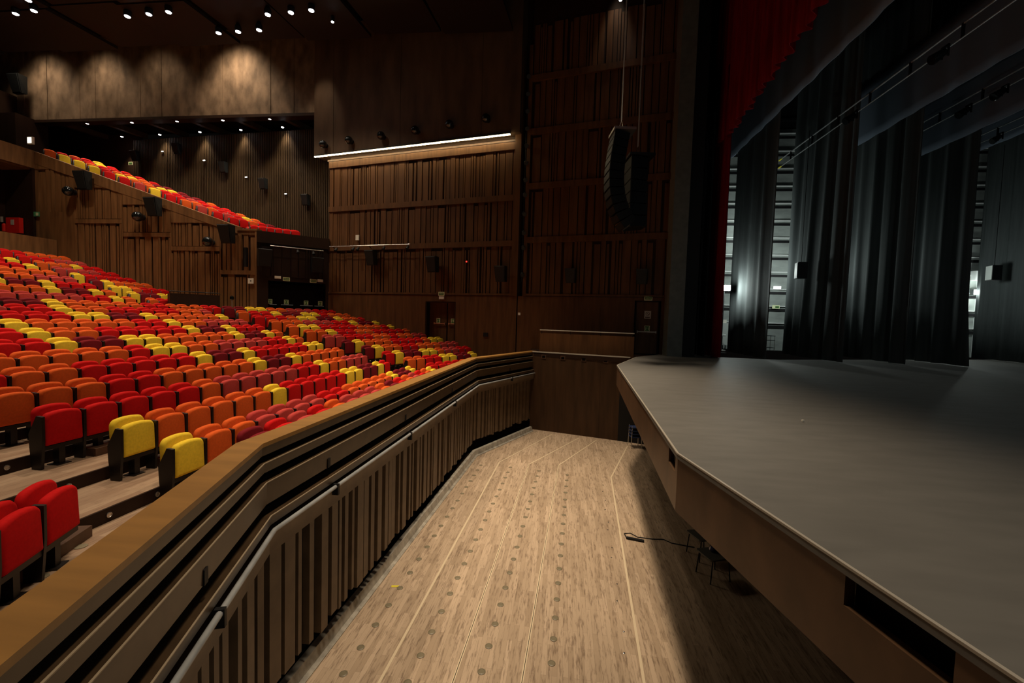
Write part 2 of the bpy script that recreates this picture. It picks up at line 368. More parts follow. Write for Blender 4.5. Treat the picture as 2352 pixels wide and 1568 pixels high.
for x, z, s_, lb in [(-10.45, 4.45, 1.15, 'black wall loudspeaker below the left end of the side wall light bar'), (-6.78, 4.05, 1.15, 'black wall loudspeaker above the exit door in the side wall'),
                  (-3.1, 3.55, 1.1, 'black wall loudspeaker just left of the side wall pilaster'), (.26, 3.45, .95, 'black wall loudspeaker on the side wall above the white-railed parapet'),
                  (3.36, 3.4, .95, 'black wall loudspeaker above the door beside the stage')]:
    wall_speaker(onwall(x, z, .03), WRZ, lb, s_)
for i, (x, z) in enumerate([(-13.44, 10.68), (-11.75, 10.72), (-9.75, 10.75), (-7.75, 10.8), (-5.85, 10.87), (-3.94, 10.93)]):
    ball_speaker(onwall(x, z, .31), WRZ, ['leftmost', 'second from left', 'third from left', 'fourth from left', 'fifth from left', 'rightmost'][i]+' glossy black ball speaker above the strip light', .21, 'ball speakers above the strip light')
t = thing('wall_sensor', 'white box sensor on the side wall battens above the light bar', 'sensor', onwall(-11.55, 5.62, .0), WRZ)
b = MB(); b.box(-.1, .1, -.07, 0, -.14, .14); b.build('housing', WHITE, t)
t = thing('wall_switch', 'small white switch plate on the plain side wall near the pit', 'switch', onwall(-2.2, 1.63, .0), WRZ)
b = MB(); b.box(-.06, .06, -.02, 0, -.06, .06); b.build('plate', WHITE, t)
t = thing('alarm_light', 'small red indicator light on the side wall battens', 'alarm', onwall(-5.0, 4.2, .02), WRZ)
b = MB(); b.box(-.05, .05, -.05, 0, -.05, .05); b.build('housing', BLACK, t); b = MB(); b.box(-.035, .035, -.07, -.05, -.035, .035); b.build('lens', REDLED, t)
t = thing('junction_box', 'dark square box low on the side wall right of the door', 'box', onwall(-3.9, .55, .0), WRZ)
b = MB(); b.box(-.12, .12, -.05, 0, -.1, .1); b.build('housing', BLACK, t)
def light_bar(label, P0, P1, z, n, out, lamps):
    # pipe standing off the wall on arms with small lamps
    t = thing('light_bar', label, 'light bar')
    P0, P1 = Vector(P0), Vector(P1); n = Vector(n)
    b = MB(); b.tube([(*(P0+n*out), z), (*(P1+n*out), z)], .024, 8); b.build('pipe', STEEL, t)
    for f in (.04, .5, .96):
        p = P0.lerp(P1, f); b = MB(); b.tube([(*p, z-.12), (*(p+n*out), z)], .02, 6); b.build('bracket', BLACK, t)
    for f in lamps:
        p = P0.lerp(P1, f)+n*out; b = MB(); b.tube([(p.x, p.y, z-.02), (p.x, p.y, z-.1)], .015, 6); b.tube([(p.x, p.y, z-.1), (p.x+n.x*.12, p.y+n.y*.12, z-.26)], [.06, .085], 10); b.build('lamp', BLACK, t)
light_bar('thin steel light bar with small lamps on the side wall', wpt(wx(-13.2)), wpt(wx(-8.1)), 5.12, WN, .3, (.1, .32, .38, .7, .98))
# boom of small lamps in the slot
t = thing('lamp_boom', 'vertical boom of small dark lamps in the slot beside the pilaster', 'light')
b = MB(); q = wpt(wx(-2.13), -.02); b.tube([(*q, 3.2), (*q, 13.2)], .03, 8); b.build('pole', BLACK, t)
for z in (3.6, 4.9, 5.6, 6.5, 7.4, 8.1, 8.9, 9.7, 10.5, 11.3, 12.1, 12.9):
    b = MB(); b.tube([(q[0], q[1]-.02, z), (q[0]+.05, q[1]-.22, z-.12)], [.07, .10], 10); b.build('lamp', SPK, t)
# ------------------------------------------------------------------ rear facade, balcony, panel wall
f = MB(); rr = random.Random(11); x = -14.5; i = 0
while x > -36:
    w_ = rr.uniform(1.0, 1.75); f.box(x-w_+.012, x, 24.2-.02*(i % 3), 24.6, 12.78, 18); x -= w_; i += 1
S(f, 'wall_facade', [FAC])
t_ = MB(); t_.box(-33.4, -14.5, 24.16, 24.7, 12.62, 12.78); S(t_, 'trim_3', [WOODD])
b_ = MB(); b_.box(-41, -34.2, 21.9, 24.9, 8.8, 14.2); b_.box(-34.4, -33.0, 23.2, 24.9, 9, 12.8); S(b_, 'wall_booth', [WOODD])
# fine slatted wall behind the balcony seats
SU = Vector((-.9966, .082)).normalized(); SN = Vector((-SU.y, -abs(SU.x))).normalized(); SO = (-14.6, 25.35)
sl = MB(); sl.cur = 1; sl.obox(SO, SU, SN, -.6, 14.2, -.2, -.08, 4.5, 12.45); sl.cur = 0
a = -.3
while a < 14.1: sl.obox(SO, SU, SN, a, a+.075, -.08, .0, 4.6, 12.4); a += .125
S(sl, 'wall_balcony_side', [SLAT, GAP])
bk = MB(); bk.box(-41, -40.8, -2, 27, 0, 18); bk.box(-41, -28.6, 26.9, 27.1, 5, 14); S(bk, 'wall_rear', [WOODD])
# soffit above the balcony with its downlights
so = MB(); so.cur = 1; so.box(-33, -14.3, 24.3, 27, 12.95, 13.1); so.cur = 0
for k in range(6): so.prism([(-32.0+3.0*k, 24.3), (-31.7+3.0*k, 24.3), (-31.0+3.0*k, 26.9), (-31.3+3.0*k, 26.9)], 12.66, 12.95)
S(so, 'ceiling_balcony', [SLAT, CBLK])
def downlight(x, y, z, r, label, grp, m=None):
    t = thing('downlight', label, 'ceiling light', (x, y, z), 0, grp)
    b = MB(); b.lathe([(r*1.3, .0), (r*1.35, .2), (r*.6, .38 if z > 14 else .24)], seg=14); b.build('can', BLACK, t)
    b = MB(); b.lathe([(r*.95, -.02), (r, 0.0)], seg=14); b.build('lens', m or LAMPW, t)
for i, (x, y) in enumerate([(-29.7, 24.5), (-26.6, 24.5), (-23.55, 24.5), (-20.55, 24.5), (-17.55, 24.5)]):
    downlight(x, y, 12.64, .085, ['leftmost', 'second', 'middle', 'fourth', 'rightmost'][i]+' lit downlight of the front row over the balcony', 'downlights over the balcony front')
for i, (x, y) in enumerate([(-29.03, 26.05), (-26.1, 25.87), (-23.06, 25.62), (-20.14, 25.45), (-17.23, 25.21)]):
    downlight(x, y, 12.46, .075, ['leftmost', 'second', 'middle', 'fourth', 'rightmost'][i]+' lit downlight close to the slatted balcony wall', 'downlights along the slatted wall')
    spot('slat_washer', (x, y+.12, 12.4), (x, y+.34, 8), 300, 80, .95)
# panel wall under the balcony (plane y = 21.6)
def panelwall():
    rr = random.Random(21); mb = MB(); xs = -16.2; xe = -29.7
    ztop = lambda x: 5.62 if x > -17.3 else 5.81+(x+17.3)*(-.3301)
    mb.prism([(xs, 21.72), (xs, 22.0), (-17.3, 22.0), (-17.3, 21.72)], -.5, 5.62)
    mb.prism([(-17.3, 21.72), (-17.3, 22.0), (xe, 22.0), (xe, 21.72)], -.5, [5.62+.1, 5.72, ztop(xe)-.1, ztop(xe)-.1])
    fields = [(-16.3, -18.3, [(0.2, 3.3), (3.5, 5.4)]), (-18.35, -21.2, [(0.2, 4.52), (4.77, 6.0)]), (-21.25, -24.1, [(.5, 5.24), (5.49, 6.96)]),
              (-24.2, -27.1, [(1.0, 5.95), (6.2, 7.88)]), (-27.15, -29.6, [(6.57, 8.9)])]
    O, U, N_ = (0, 21.72), (-1, 0), (0, -1)
    for x0, x1, zs in fields:
        for z0, z1 in zs:
            battens(mb, O, U, N_, -x0, -x1, z0, z1, rr, big=(.16, .40), gap=(.045, .08), d=.08)
            if z1 != zs[-1][1]: mb.obox(O, U, N_, -x0, -x1, 0, .12, z1, z1+.22)
        zt = zs[-1][1]; sl = lambda x: 5.5 if x > -17.3 else 5.45+(x+17.3)*-.33
        if x0 < -18: mb.prism([(x0, 21.60), (x1, 21.60), (x1, 21.72), (x0, 21.72)], zt, [sl(x0)+.2, sl(x1)+.2, sl(x1)+.2, sl(x0)+.2])
        mb.obox(O, U, N_, -x0-.05, -x0, 0, .10, .2, zt)
    mb.obox(O, U, N_, 27.15, 29.6, 0, .10, 1.5, 6.57)
    mb.obox(O, U, N_, 16.3, 18.3, 0, .10, 5.4, 5.6)
    mb.obox(O, U, N_, 16.2, 16.3, 0, .13, -.5, 5.6)
    S(mb, 'wall_panel', [PANELW])
    g = MB(); g.obox(O, U, N_, 16.28, 29.6, 0, .012, .2, 5.3); g.prism([(-17.3, 21.705), (-17.3, 21.72), (-29.6, 21.72), (-29.6, 21.705)], 4.0, [5.3, 5.3, 8.9, 8.9])
    S(g, 'trim_4', [WOODD])
    c = MB()
    c.prism([(-17.3, 21.585), (-17.3, 21.95), (-29.75, 21.95), (-29.75, 21.585)], [5.73, 5.73, 9.84, 9.84], [5.83, 5.83, 9.94, 9.94])
    c.box(-17.3, -16.15, 21.57, 21.95, 5.6, 5.7)
    # solid band between cap and battens
    c.prism([(-17.3, 21.588), (-17.3, 21.8), (-29.7, 21.8), (-29.7, 21.588)], [5.45, 5.45, 9.25, 9.25], [5.73, 5.73, 9.84, 9.84])
    S(c, 'trim_5', [PANELW])
panelwall()
# recess wall with doorway under the balcony front
RA, RB = Vector((-16.2, 21.6)), Vector((-13.5, 23.95)); RU = (RB-RA).normalized(); RN = Vector((RU.y, -RU.x)); RL = (RB-RA).length
rc = MB(); rc.cur = 1; rc.obox(RA, RU, RN, .5, RL, -1.3, -1.2, -.5, 3.1); rc.cur = 0
rc.obox(RA, RU, RN, 0, .53, -.3, 0, -.5, 5.55); rc.obox(RA, RU, RN, 3.42, RL, -.3, 0, -.5, 5.5); rc.obox(RA, RU, RN, .53, 3.42, -.3, 0, 3.05, 5.5)
rc.obox(RA, RU, RN, 0, RL, 0, .14, 5.0, 5.6)
battens(rc, RA, RU, RN, .2, RL-.1, 3.3, 4.9, random.Random(8), d=.05)
S(rc, 'wall_recess', [WOODD, GAP])
RRZ = wallrot(RN)
def onrec(s_, z, b=0): p = RA+RU*s_+RN*b; return (p.x, p.y, z)
exit_sign(onrec(1.40, 3.17, .02), RRZ, 'exit sign at the left above the wide dark doorway')
emergency_lamp(onrec(.98, 3.24, .02), RRZ, 'white emergency lamp left of the wide dark doorway sign')
exit_sign(onrec(2.75, 3.17, .02), RRZ, 'exit sign at the right above the wide dark doorway')
emergency_lamp(onrec(3.12, 3.21, .02), RRZ, 'white emergency lamp at the right end above the dark doorway')
for i, s_ in enumerate((.62, 1.42, 2.42, 3.16)):
    push_sign(onrec(s_, 1.93, -.15 if i else -.1), RRZ, ['leftmost', 'second', 'third', 'rightmost'][i]+' of four exit pictograms in the dark doorway')
lf = MB()
lf.obox(RA, RU, RN, .53, 3.42, -.25, -.16, -.5, 2.9); d3 = S(lf, 'door_3', [GAP])
for a0, a1 in ((.6, .95), (1.15, 1.75), (2.1, 2.75), (2.85, 3.35)):
    b = MB(); b.obox(RA, RU, RN, a0, a1, -.12, -.1, 1.76, 1.79); b.build('push_bar', STEEL, d3)
light_bar('thin steel light bar on the dark wall under the balcony corner', RA+RU*.6, RA+RU*(RL-.35), 4.86, RN, .3, (.5, .8))
wall_speaker(onrec(.35, 4.2, .05), RRZ, 'black wall loudspeaker at the left on the dark recess wall', 1.3)
wall_speaker(onrec(2.9, 4.05, .05), RRZ, 'black wall loudspeaker at the right on the dark recess wall', 1.2)
for x, z, lb in [(-26.1, 8.15, 'uppermost black loudspeaker on the wall below the balcony'), (-21.9, 6.75, 'middle black loudspeaker on the wall below the balcony'), (-17.65, 5.35, 'lowest black loudspeaker on the wall below the balcony')]:
    wall_speaker((x, 21.6, z), 0, lb, 1.35)
for x, z, lb in [(-27.05, 7.6, 'upper left glossy black ball speaker on the batten wall'), (-22.85, 6.25, 'middle glossy black ball speaker on the batten wall'), (-18.75, 4.95, 'lower right glossy black ball speaker on the batten wall')]:
    ball_speaker((x, 21.6, z), 0, lb, .26, 'ball speakers under the balcony')
t = thing('wall_notice', 'small white notice near the corner of the batten wall', 'sign', (-16.52, 21.58, 2.97))
b = MB(); b.box(-.16, .16, -.02, 0, -.14, .14); b.build('plate', WHITE, t); b = MB(); b.box(-.03, .03, -.025, -.02, -.03, .03); b.build('mark', BLACK, t)
t = thing('long_wall_box', 'narrow upright black box near the batten wall corner', 'box', (-16.75, 21.58, 4.2))
b = MB(); b.box(-.07, .07, -.14, 0, -.5, .5); b.build('housing', SPK, t)
# hose cabinet, extinguisher, running man sign on the rear wall under the balcony
rw = MB(); rw.box(-31.6, -31.4, -4, 21.7, 3.8, 8.8); rw.box(-31.5, -29.6, 21.5, 21.8, 2.5, 8.9); S(rw, 'wall_rear_stalls', [WOODD])
t = thing('hose_cabinet', 'bright red fire hose cabinet on the dark rear wall', 'cabinet', (-30.6, 21.45, 5.75))
b = MB(); b.box(-.42, .42, -.2, 0, -.42, .42); b.build('body', FIRE, t); b = MB(); b.box(-.10, .10, -.215, -.2, .02, .30); b.build('label_plate', PAPER, t)
t = thing('fire_extinguisher', 'small red fire extinguisher left of the hose cabinet', 'fire extinguisher', (-31.2, 21.3, 5.4))
b = MB(); b.lathe([(.09, 0), (.10, .05), (.10, .38), (.05, .46)], seg=14); b.build('cylinder', FIRE, t); b = MB(); b.box(-.04, .1, -.03, .03, .46, .52); b.build('handle', BLACK, t)
b = MB(); b.box(-.08, .08, -.115, -.1, .5, .8); b.build('plate', PAPER, t)
t = thing('escape_sign', 'green escape sign on the wall right of the hose cabinet', 'sign', (-29.45, 21.55, 6.42))
b = MB(); b.box(-.2, .2, -.03, 0, -.13, .13); b.build('plate', mat('escape_green', (.08, .35, .16), .5), t); b = MB(); b.box(.0, .16, -.036, -.03, -.08, .08); b.build('arrow', GLOWG, t)
lw = MB(); lw.box(-28.4, -28.2, -3, 21.55, 3.2, 5.0); S(lw, 'wall_low', [PANELW])
# balcony front over the centre block
bf = MB(); bf.prism([(-29.75, 21.6), (-29.55, 21.6), (-29.55, -3), (-29.75, -3)], 8.93, 9.9); bf.box(-40.8, -29.75, -3, 21.6, 8.85, 8.95)
S(bf, 'wall_balcony_front', [PANELW])
bfl = MB(); 
for k in range(13): bfl.box(-17.6-.95*(k+1)-.6, -17.6-.95*k, 21.95, 27, 4.5, 5.62+.3135*k)
bfl.prism([(-17.6, 21.9), (-16.1, 21.9), (-13.4, 24.0), (-14.3, 26), (-17.6, 26)], 4.3, 5.2)
S(bfl, 'floor_balcony', [WOODD])
t = thing('wall_spotlight', 'bright small white light on the balcony wall at left', 'lamp', (-29.9, 21.7, 10.5))
b = MB(); b.box(-.16, .16, -.06, .06, -.2, .2); b.build('housing', WHITE, t); b = MB(); b.box(-.12, .12, -.08, -.06, -.15, .15); b.build('lens', mat('lamp_dim', (1, 1, 1), .5, emit=((1, .9, .75), 1.6)), t)
# pale speakers / lamps on slatted wall
def onslat(x, z, b=0.02): a = (x-SO[0])/SU.x; return (SO[0]+SU.x*a+SN.x*b, SO[1]+SU.y*a+SN.y*b, z)
SRZ = wallrot(SN)
for x, z, lb in [(-28.3, 11.3, 'first'), (-25.0, 11.6, 'second'), (-21.5, 10.3, 'third'), (-18.65, 9.2, 'fourth'), (-15.7, 8.15, 'fifth')]:
    wall_speaker(onslat(x, z), SRZ, lb+' black loudspeaker from left on the slatted balcony wall', .9, grp='speakers on the slatted wall')
for i, (x, z) in enumerate([(-26.3, 11.55), (-23.1, 10.85), (-20.0, 9.7), (-17.2, 8.6)]):
    t = thing('wall_marker_light', ['first', 'second', 'third', 'fourth'][i]+' tiny white light from left on the slatted balcony wall', 'lamp', onslat(x, z), SRZ, 'tiny lights on the slatted wall')
    b = MB(); b.box(-.09, .09, -.05, 0, -.03, .03); b.build('housing', BLACK, t); b = MB(); b.box(-.075, .075, -.06, -.05, -.022, .022); b.build('lens', LAMPS, t)
t = thing('balcony_exit_sign', 'small pale green sign at left of the slatted balcony wall', 'sign', onslat(-28.9, 10.9), SRZ)
b = MB(); b.box(-.17, .17, -.03, 0, -.1, .1); b.build('plate', GLOWG, t); b = MB(); b.box(-.12, .12, -.035, -.03, -.06, .06); b.build('panel', GREEN, t)
wall_speaker((-33.2, 23.9, 14.6), 0, 'black loudspeaker high on the facade at far left', 1.5)
# ------------------------------------------------------------------ ceiling
c = MB(); c.box(-41, 5, -3, 27, 17.6, 17.8); S(c, 'ceiling', [CBLK])
c = MB()
for k in range(9):
    x0 = -34+3.45*k
    for y0, y1 in ((14.6, 17.9), (18.0, 21.0)): c.prism([(x0, y0), (x0+3.25, y0), (x0+3.25+.3, y1), (x0+.3, y1)], 14.75+.12*(k % 2), 14.9+.12*(k % 2))
S(c, 'ceiling_panels', [CEIL])
for i, (x, y) in enumerate([(-25.17, 17.82), (-24.06, 17.71), (-23.5, 17.1), (-20.09, 18.37), (-18.95, 18.31), (-17.91, 18.25), (-16.78, 19.77), (-15.75, 19.74), (-14.65, 19.7), (-13.52, 18.74), (-12.39, 18.69), (-11.4, 18.63), (-10.85, 19.4), (1.81, 19.0)]):
    grp = min(3, (i-3)//3) if i >= 3 else -1
    nm = ['left', 'middle', 'right']
    if i < 3: lb = ['left spotlight of the cluster at the far left of the ceiling', 'right spotlight of the cluster at the far left of the ceiling', 'topmost spotlight of the cluster at the far left of the ceiling'][i]
    elif i < 12: lb = nm[(i-3) % 3]+' lamp of the '+['upper left', 'lower middle', 'upper right'][(i-3)//3]+' ceiling spotlight trio'
    elif i == 12: lb = 'small bluish lamp right of the ceiling spotlight trios'
    else: lb = 'bright lamp at the ceiling above the hanging loudspeakers'
    downlight(x, y, 14.5, .11 if i < 12 else .06, lb, 'house spotlights in the ceiling')
# ------------------------------------------------------------------ pit
PITIN = [(-1.0, -1.9), (-2.12, 1.39), (-3.12, 4.25), (-2.96, 14.88), (-1.17, 19.35)]   # pit side line of rail
fl = MB(); fl.prism([(-4, -3), (9, -3), (9, 20.5), (-4, 20.5)], -3.6, -3.4); pf = S(fl, 'floor_pit', [FLOORW])
sm = MB()
def strip(p, q, w_, z0, z1, mb):
    p, q = Vector(p), Vector(q); d = (q-p).normalized(); n = Vector((-d.y, d.x))*w_/2
    mb.prism([tuple(p-n), tuple(q-n), tuple(q+n), tuple(p+n)], z0, z1)
SE = [((-2.36, .5), (-2.25, 4.7), (-1.99, 14.3), (-.35, 18.3)), ((-1.42, 1.2), (-1.31, 4.8), (-.99, 14.3), (.75, 17.95)), ((-.52, 1.2), (-.42, 4.8), (-.02, 14.4), (1.45, 17.8)), ((1.1, 1.2), (1.18, 4.8), (1.6, 13.6), (2.7, 17.6))]
for L_ in SE:
    for i in range(3):
        strip(L_[i], L_[i+1], .04, -3.399, -3.396, sm)
sm.build('seam_strip', SEAM, pf)
dk = MB()
for L_ in SE[1:3]: strip(L_[1], L_[2], .008, -3.396, -3.3945, dk)
dk.build('seam_gap', GAP, pf)
dm = MB(); dm.lathe([(.056, -.002), (.056, .004), (.040, .009), (.036, .006)], seg=16); DMESH = dm.mesh('floor_disc', DISC)
for xa, xb, y0 in ((-2.76, -2.52, 5.34), (-1.87, -1.55, 5.33), (-.96, -.62, 5.18), (-.03, .28, 5.0)):
    y = y0; k = 0
    while y < 14.0: link('floor_disc', DMESH, pf, (xa+(xb-xa)*(y-5.3)/9, y, -3.398)); y += .475; k += 1
dm = MB(); dm.lathe([(.018, 0), (.016, .008), (.005, .011)], seg=10); DM2 = dm.mesh('floor_stud', STUD)
for k, y in enumerate((6.3, 6.75, 7.5, 8.0, 8.9, 9.3, 10.1, 10.5, 11.2, 11.8, 12.4, 12.9)): link('floor_stud', DM2, pf, (1.02+.035*(y-6)+(.04 if k % 2 else 0), y, -3.4))
# divider wall with slats, kerb
PL = [Vector(p) for p in PITIN]
ws = MB(); ws.cur = 1
ws.sweep(PL, [(-.36, -3.45), (-.28, -3.45), (-.28, -1.22), (-.13, -1.22), (-.13, -.05), (-.26, -.05), (-.36, -.6)])
ws.cur = 0; rr = random.Random(4)
for i in range(len(PL)-1):
    u = (PL[i+1]-PL[i]).normalized(); n = Vector((u.y, -u.x)); L_ = (PL[i+1]-PL[i]).length; a = .02
    while a < L_-.05:
        w_ = rr.choice((.07, .10, .13, .16, .2)); w_ = min(w_, L_-a)
        zb = -2.95+rr.uniform(-.05, .05)
        ws.obox(PL[i], u, n, a, a+w_, -.17, -.06+.02*rr.uniform(-1, 1), zb, -1.19); a += w_+rr.choice((.06, .09, .12, .17))
S(ws, 'wall_pit', [BEAM, GAP])
kb = MB(); kb.sweep([(p.x, p.y) for p in [Vector((-.7, -1.9)), Vector((-2.1, 1.6)), Vector((-3.14, 4.7)), Vector((-2.78, 14.75)), Vector((-1.1, 18.6))]], [(-.22, -3.4), (-.04, -3.4), (-.04, -3.385), (-.10, -3.36), (-.14, -3.22), (-.22, -3.2)])
S(kb, 'trim_6', [KERB])
t = thing('pit_rail', 'long angled wooden rail with golden oak cap around the pit', 'railing')
MB().sweep(PL, [(-.275, -.045), (0, -.045), (.0, 0), (-.275, .0)]).build('cap_board', RAILW, t, label='golden oak top board')
MB().sweep(PL, [(-.05, -.14), (-.01, -.14), (-.004, -.045), (-.05, -.045)]).build('fascia_board', BOARD, t)
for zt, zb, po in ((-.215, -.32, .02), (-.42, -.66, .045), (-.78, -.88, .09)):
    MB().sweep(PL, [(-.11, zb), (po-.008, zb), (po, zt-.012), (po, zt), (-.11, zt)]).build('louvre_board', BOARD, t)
    MB().sweep(PL, [(po-.010, zt+.001), (po+.002, zt-.006), (po+.003, zt+.003), (po-.010, zt+.004)]).build('edge_glint', EDGE, t, label='thin painted highlight along the board edge')
MB().sweep(PL, [(-.08, -1.20), (.07, -1.20), (.07, -.985), (-.08, -.985)]).build('lower_beam', BEAM, t)
pts = []
MB().sweep(PL, [(.12+.026*math.cos(k*math.pi/5), -.935+.026*math.sin(k*math.pi/5)) for k in range(10)]).build('steel_pipe', PIPE, t, smooth=True, label='grey steel pipe')
for i, (a_, b_) in enumerate(((0, 1), (1, 2), (2, 3), (2, 3), (2, 3), (3, 4))):
    f_ = (.5, .55, .12, .38, .7, .5)[i]; p = PL[a_].lerp(PL[b_], f_); u = (PL[b_]-PL[a_]).normalized(); n = Vector((u.y, -u.x))
    b = MB(); b.obox(p, u, n, -.02, .02, .06, .155, -1.05, -.90); b.build('pipe_clamp', BLACK, t)
    b = MB(); b.obox(p, u, n, -.09, -.03, .03, .05, -.66, -.54); b.build('socket_box', BLACK, t)
# far end wall of pit
e0, e1 = Vector((-1.25, 18.98)), Vector((2.55, 17.85)); eu = (e1-e0).normalized(); en = Vector((eu.y, -eu.x))
if en.y > 0: en = -en
L_ = (e1-e0).length
ew = MB(); ew.obox(e0, eu, en, -.1, L_+.1, -.3, 0, -3.4, -.03)
for k, a in enumerate((1.0, 1.45, 2.9)): ew.obox(e0, eu, en, a, a+.012, 0, .006, -3.3, -.6)
S(ew, 'wall_pit_end', [mat('end_wood', (.062, .030, .013), .5, var=.3, scale=(5, 5, .6), spec=.3)])
pl_ = MB(); pl_.prism([(-1.25, 18.98), (2.9, 17.7), (4.3, 20.3), (3.0, 20.6), (-1.6, 21.5)], -.2, -.04); S(pl_, 'floor_ledge', [WOODD])
tr = MB(); tr.obox(e0, eu, en, -.1, L_+.1, -.08, .02, -.03, .01); S(tr, 'trim_7', [SEDGE])
for k, a in enumerate((.45, 1.3, 2.2, 3.1)):
    t = thing('socket_box', ['leftmost', 'second', 'third', 'rightmost'][k]+' small square socket at the top of the pit end wall', 'socket', (*(e0+eu*a), -.2), wallrot(en), 'sockets on the pit end wall')
    b = MB(); b.box(-.1, .1, -.02, 0, -.08, .08); b.build('frame', FOOT, t); b = MB(); b.box(-.07, .07, -.024, -.02, -.05, .05); b.build('opening', GAP, t)
t = thing('parapet_panel', 'wooden parapet with a white top rail on the pit end wall', 'parapet')
q0, q1 = Vector((-1.05, 19.35)), Vector((2.85, 18.35)); qu = (q1-q0).normalized(); qn = Vector((qu.y, -qu.x)); qn = -qn if qn.y > 0 else qn; ql = (q1-q0).length
b = MB(); b.obox(q0, qu, qn, 0, ql, -.08, 0, -.05, .80); b.build('panel', WOOD, t)
b = MB(); b.tube([(*(q0+qn*.0), .93), (*(q1+qn*.0), .93)], .022, 8); b.build('top_rail', SEDGE, t, label='white top rail')
b = MB()
for f_ in (.02, .34, .66, .98): p = q0.lerp(q1, f_); b.tube([(p.x, p.y, .78), (p.x, p.y, .93)], .012, 6)
b.build('rail_posts', BLACK, t)
# ------------------------------------------------------------------ stage
SP = [(2.45, -1.9), (1.88, 1.93), (1.26, 4.87), (1.73, 14.44), (2.95, 18.2), (4.2, 20.05), (9, 19.6), (34, 31), (34, -8), (9, -8)]
sd = MB(); sd.prism(SP, -.06, 0); S(sd, 'floor_stage', [STAGE])
line = [Vector(p) for p in SP[:5]][::-1]   # pit side on right when walking towards camera
line2 = [Vector(p) for p in SP[:5]]
def lsweep(prof): # offsets negative = under the stage
    return MB().sweep([(p.x, p.y) for p in line], [(o, z) for o, z in prof])
lsweep([(-.02, -.012), (.003, -.012), (.003, .004), (-.02, .004)]).build('trim_8', SEDGE, kind='structure')
lsweep([(-.03, -.045), (-.004, -.045), (-.003, -.012), (-.03, -.012)]).build('trim_9', STRIM, kind='structure')
fs = MB(); fs.cur = 0
def fascia_seg(mb, p, q, holes):
    p, q = Vector(p), Vector(q); u = (q-p).normalized(); n = Vector((-u.y, u.x)); n = n if n.x < 0 else -n; L_ = (q-p).length
    a = 0
    for h0, h1 in holes+[(L_, L_)]:
        if h0 > a: mb.cur = 0; mb.obox(p, u, n, a, h0, -.08, -.012, -.64, -.05)
        if h1 > h0: mb.cur = 0; mb.obox(p, u, n, h0, h1, -.08, -.012, -.64, -.25); mb.cur = 1; mb.obox(p, u, n, h0, h1, -.11, -.085, -.3, -.045)
        a = h1
fascia_seg(fs, SP[0], SP[1], []); 
fascia_seg(fs, SP[1], SP[2], [(.25, .85)]); fascia_seg(fs, SP[2], SP[3], [(.12, .5)]); fascia_seg(fs, SP[3], SP[4], [])
S(fs, 'wall_stage_front', [FASC, GAP])
us = MB(); us.box(4.6, 4.8, -3, 20, -3.4, -.1); us.prism([(2.3, 17.9), (4.6, 17.2), (4.6, 17.4), (2.3, 18.1)], -3.4, -.1); S(us, 'wall_understage', [BLACK])
us = MB(); us.prism([(2.0, -1.9), (1.95, 4.9), (2.3, 14), (3.2, 18), (4.7, 18), (4.7, -1.9)], -.35, -.14); S(us, 'trim_10', [BLACK])
# proscenium
pr = MB(); pr.prism([(4.33, 19.15), (4.95, 19.15), (4.95, 20.4), (4.33, 20.4)], 0, 17); S(pr, 'column_proscenium', [PILL])
pr = MB(); pr.box(4.96, 5.5, 19.3, 22, 0, 17); pr.box(5.5, 7, 20.9, 22, 0, 17); S(pr, 'wall_proscenium', [BLACK])
hd = MB(); hd.prism([(4.6, 19.2), (6.1, 20.9), (6.1, -3), (5.2, -3)], 9.4, 17.5) if False else hd.box(4.96, 5.5, 20.2, 22.1, 9, 17.5); S(hd, 'wall_header', [BLACK])
# drapes
def drape(name, x, y0, y1, z0, z1, mat_, amp=.07, lam=.38, label=None, cat='curtain', grp=None, seed=1, zb=None, flare=0, bulge=0, dirx=0, tail=0):
    rr = random.Random(seed); n = max(6, int(abs(y1-y0)/.07)); rows = 7; vs = []; fs = []
    ph = [rr.uniform(0, 6.28) for _ in range(4)]
    for j in range(rows+1):
        f_ = j/rows
        for i in range(n+1):
            s_ = i/n; y = y0+(y1-y0)*s_
            zz0 = z0 if zb is None else zb(y, s_); z = zz0+(z1-zz0)*f_
            am = amp*(1+.8*(1-f_))
            xo = am*(math.sin(y/lam*6.283+ph[0])+.5*math.sin(y/lam*2.7+ph[1])+.3*math.sin(y/lam*11+ph[2]))
            yy = y+flare*(1-f_)**4*(s_-.5)*2
            if tail and s_ > .9: yy += (1 if y1 > y0 else -1)*tail*(1-f_)**12*(s_-.9)*10
            vs.append((x+xo+dirx*(y-y0)+bulge*(1-f_)**2*math.sin(s_*3.14), yy, z))
    N_ = len(vs); vs += [(a+.03, b_, c_) for a, b_, c_ in vs]; w1 = n+1
    for j in range(rows):
        for i in range(n):
            a = j*w1+i; fs.append((a, a+w1, a+w1+1, a+1)); fs.append((N_+a, N_+a+1, N_+a+w1+1, N_+a+w1))
    for i in range(n): fs.append((i, i+1, N_+i+1, N_+i)); a = rows*w1+i; fs.append((a, N_+a, N_+a+1, a+1))
    for j in range(rows):
        a = j*w1; fs.append((a, N_+a, N_+a+w1, a+w1)); a += n; fs.append((a, a+w1, N_+a+w1, N_+a))
    b = MB(); b.add(vs, fs); o = b.build(name, mat_, smooth=True)
    if label: tag(o, label, cat, grp)
    return o
drape('red_valance', 6.32, 22.0, -3, 9.1, 17.2, RED, .06, .42, 'deep red pleated valance with scalloped edge across the stage opening', 'curtain', seed=3,
      zb=lambda y, s_: (9.05+max(0, 19-y)*.105)+.04*math.sin(y*5.1))
drape('red_side_curtain', 6.42, 21.2, 19.25, .02, 12, RED, .09, .42, 'tall dark red side curtain at the left edge of the stage', seed=5)
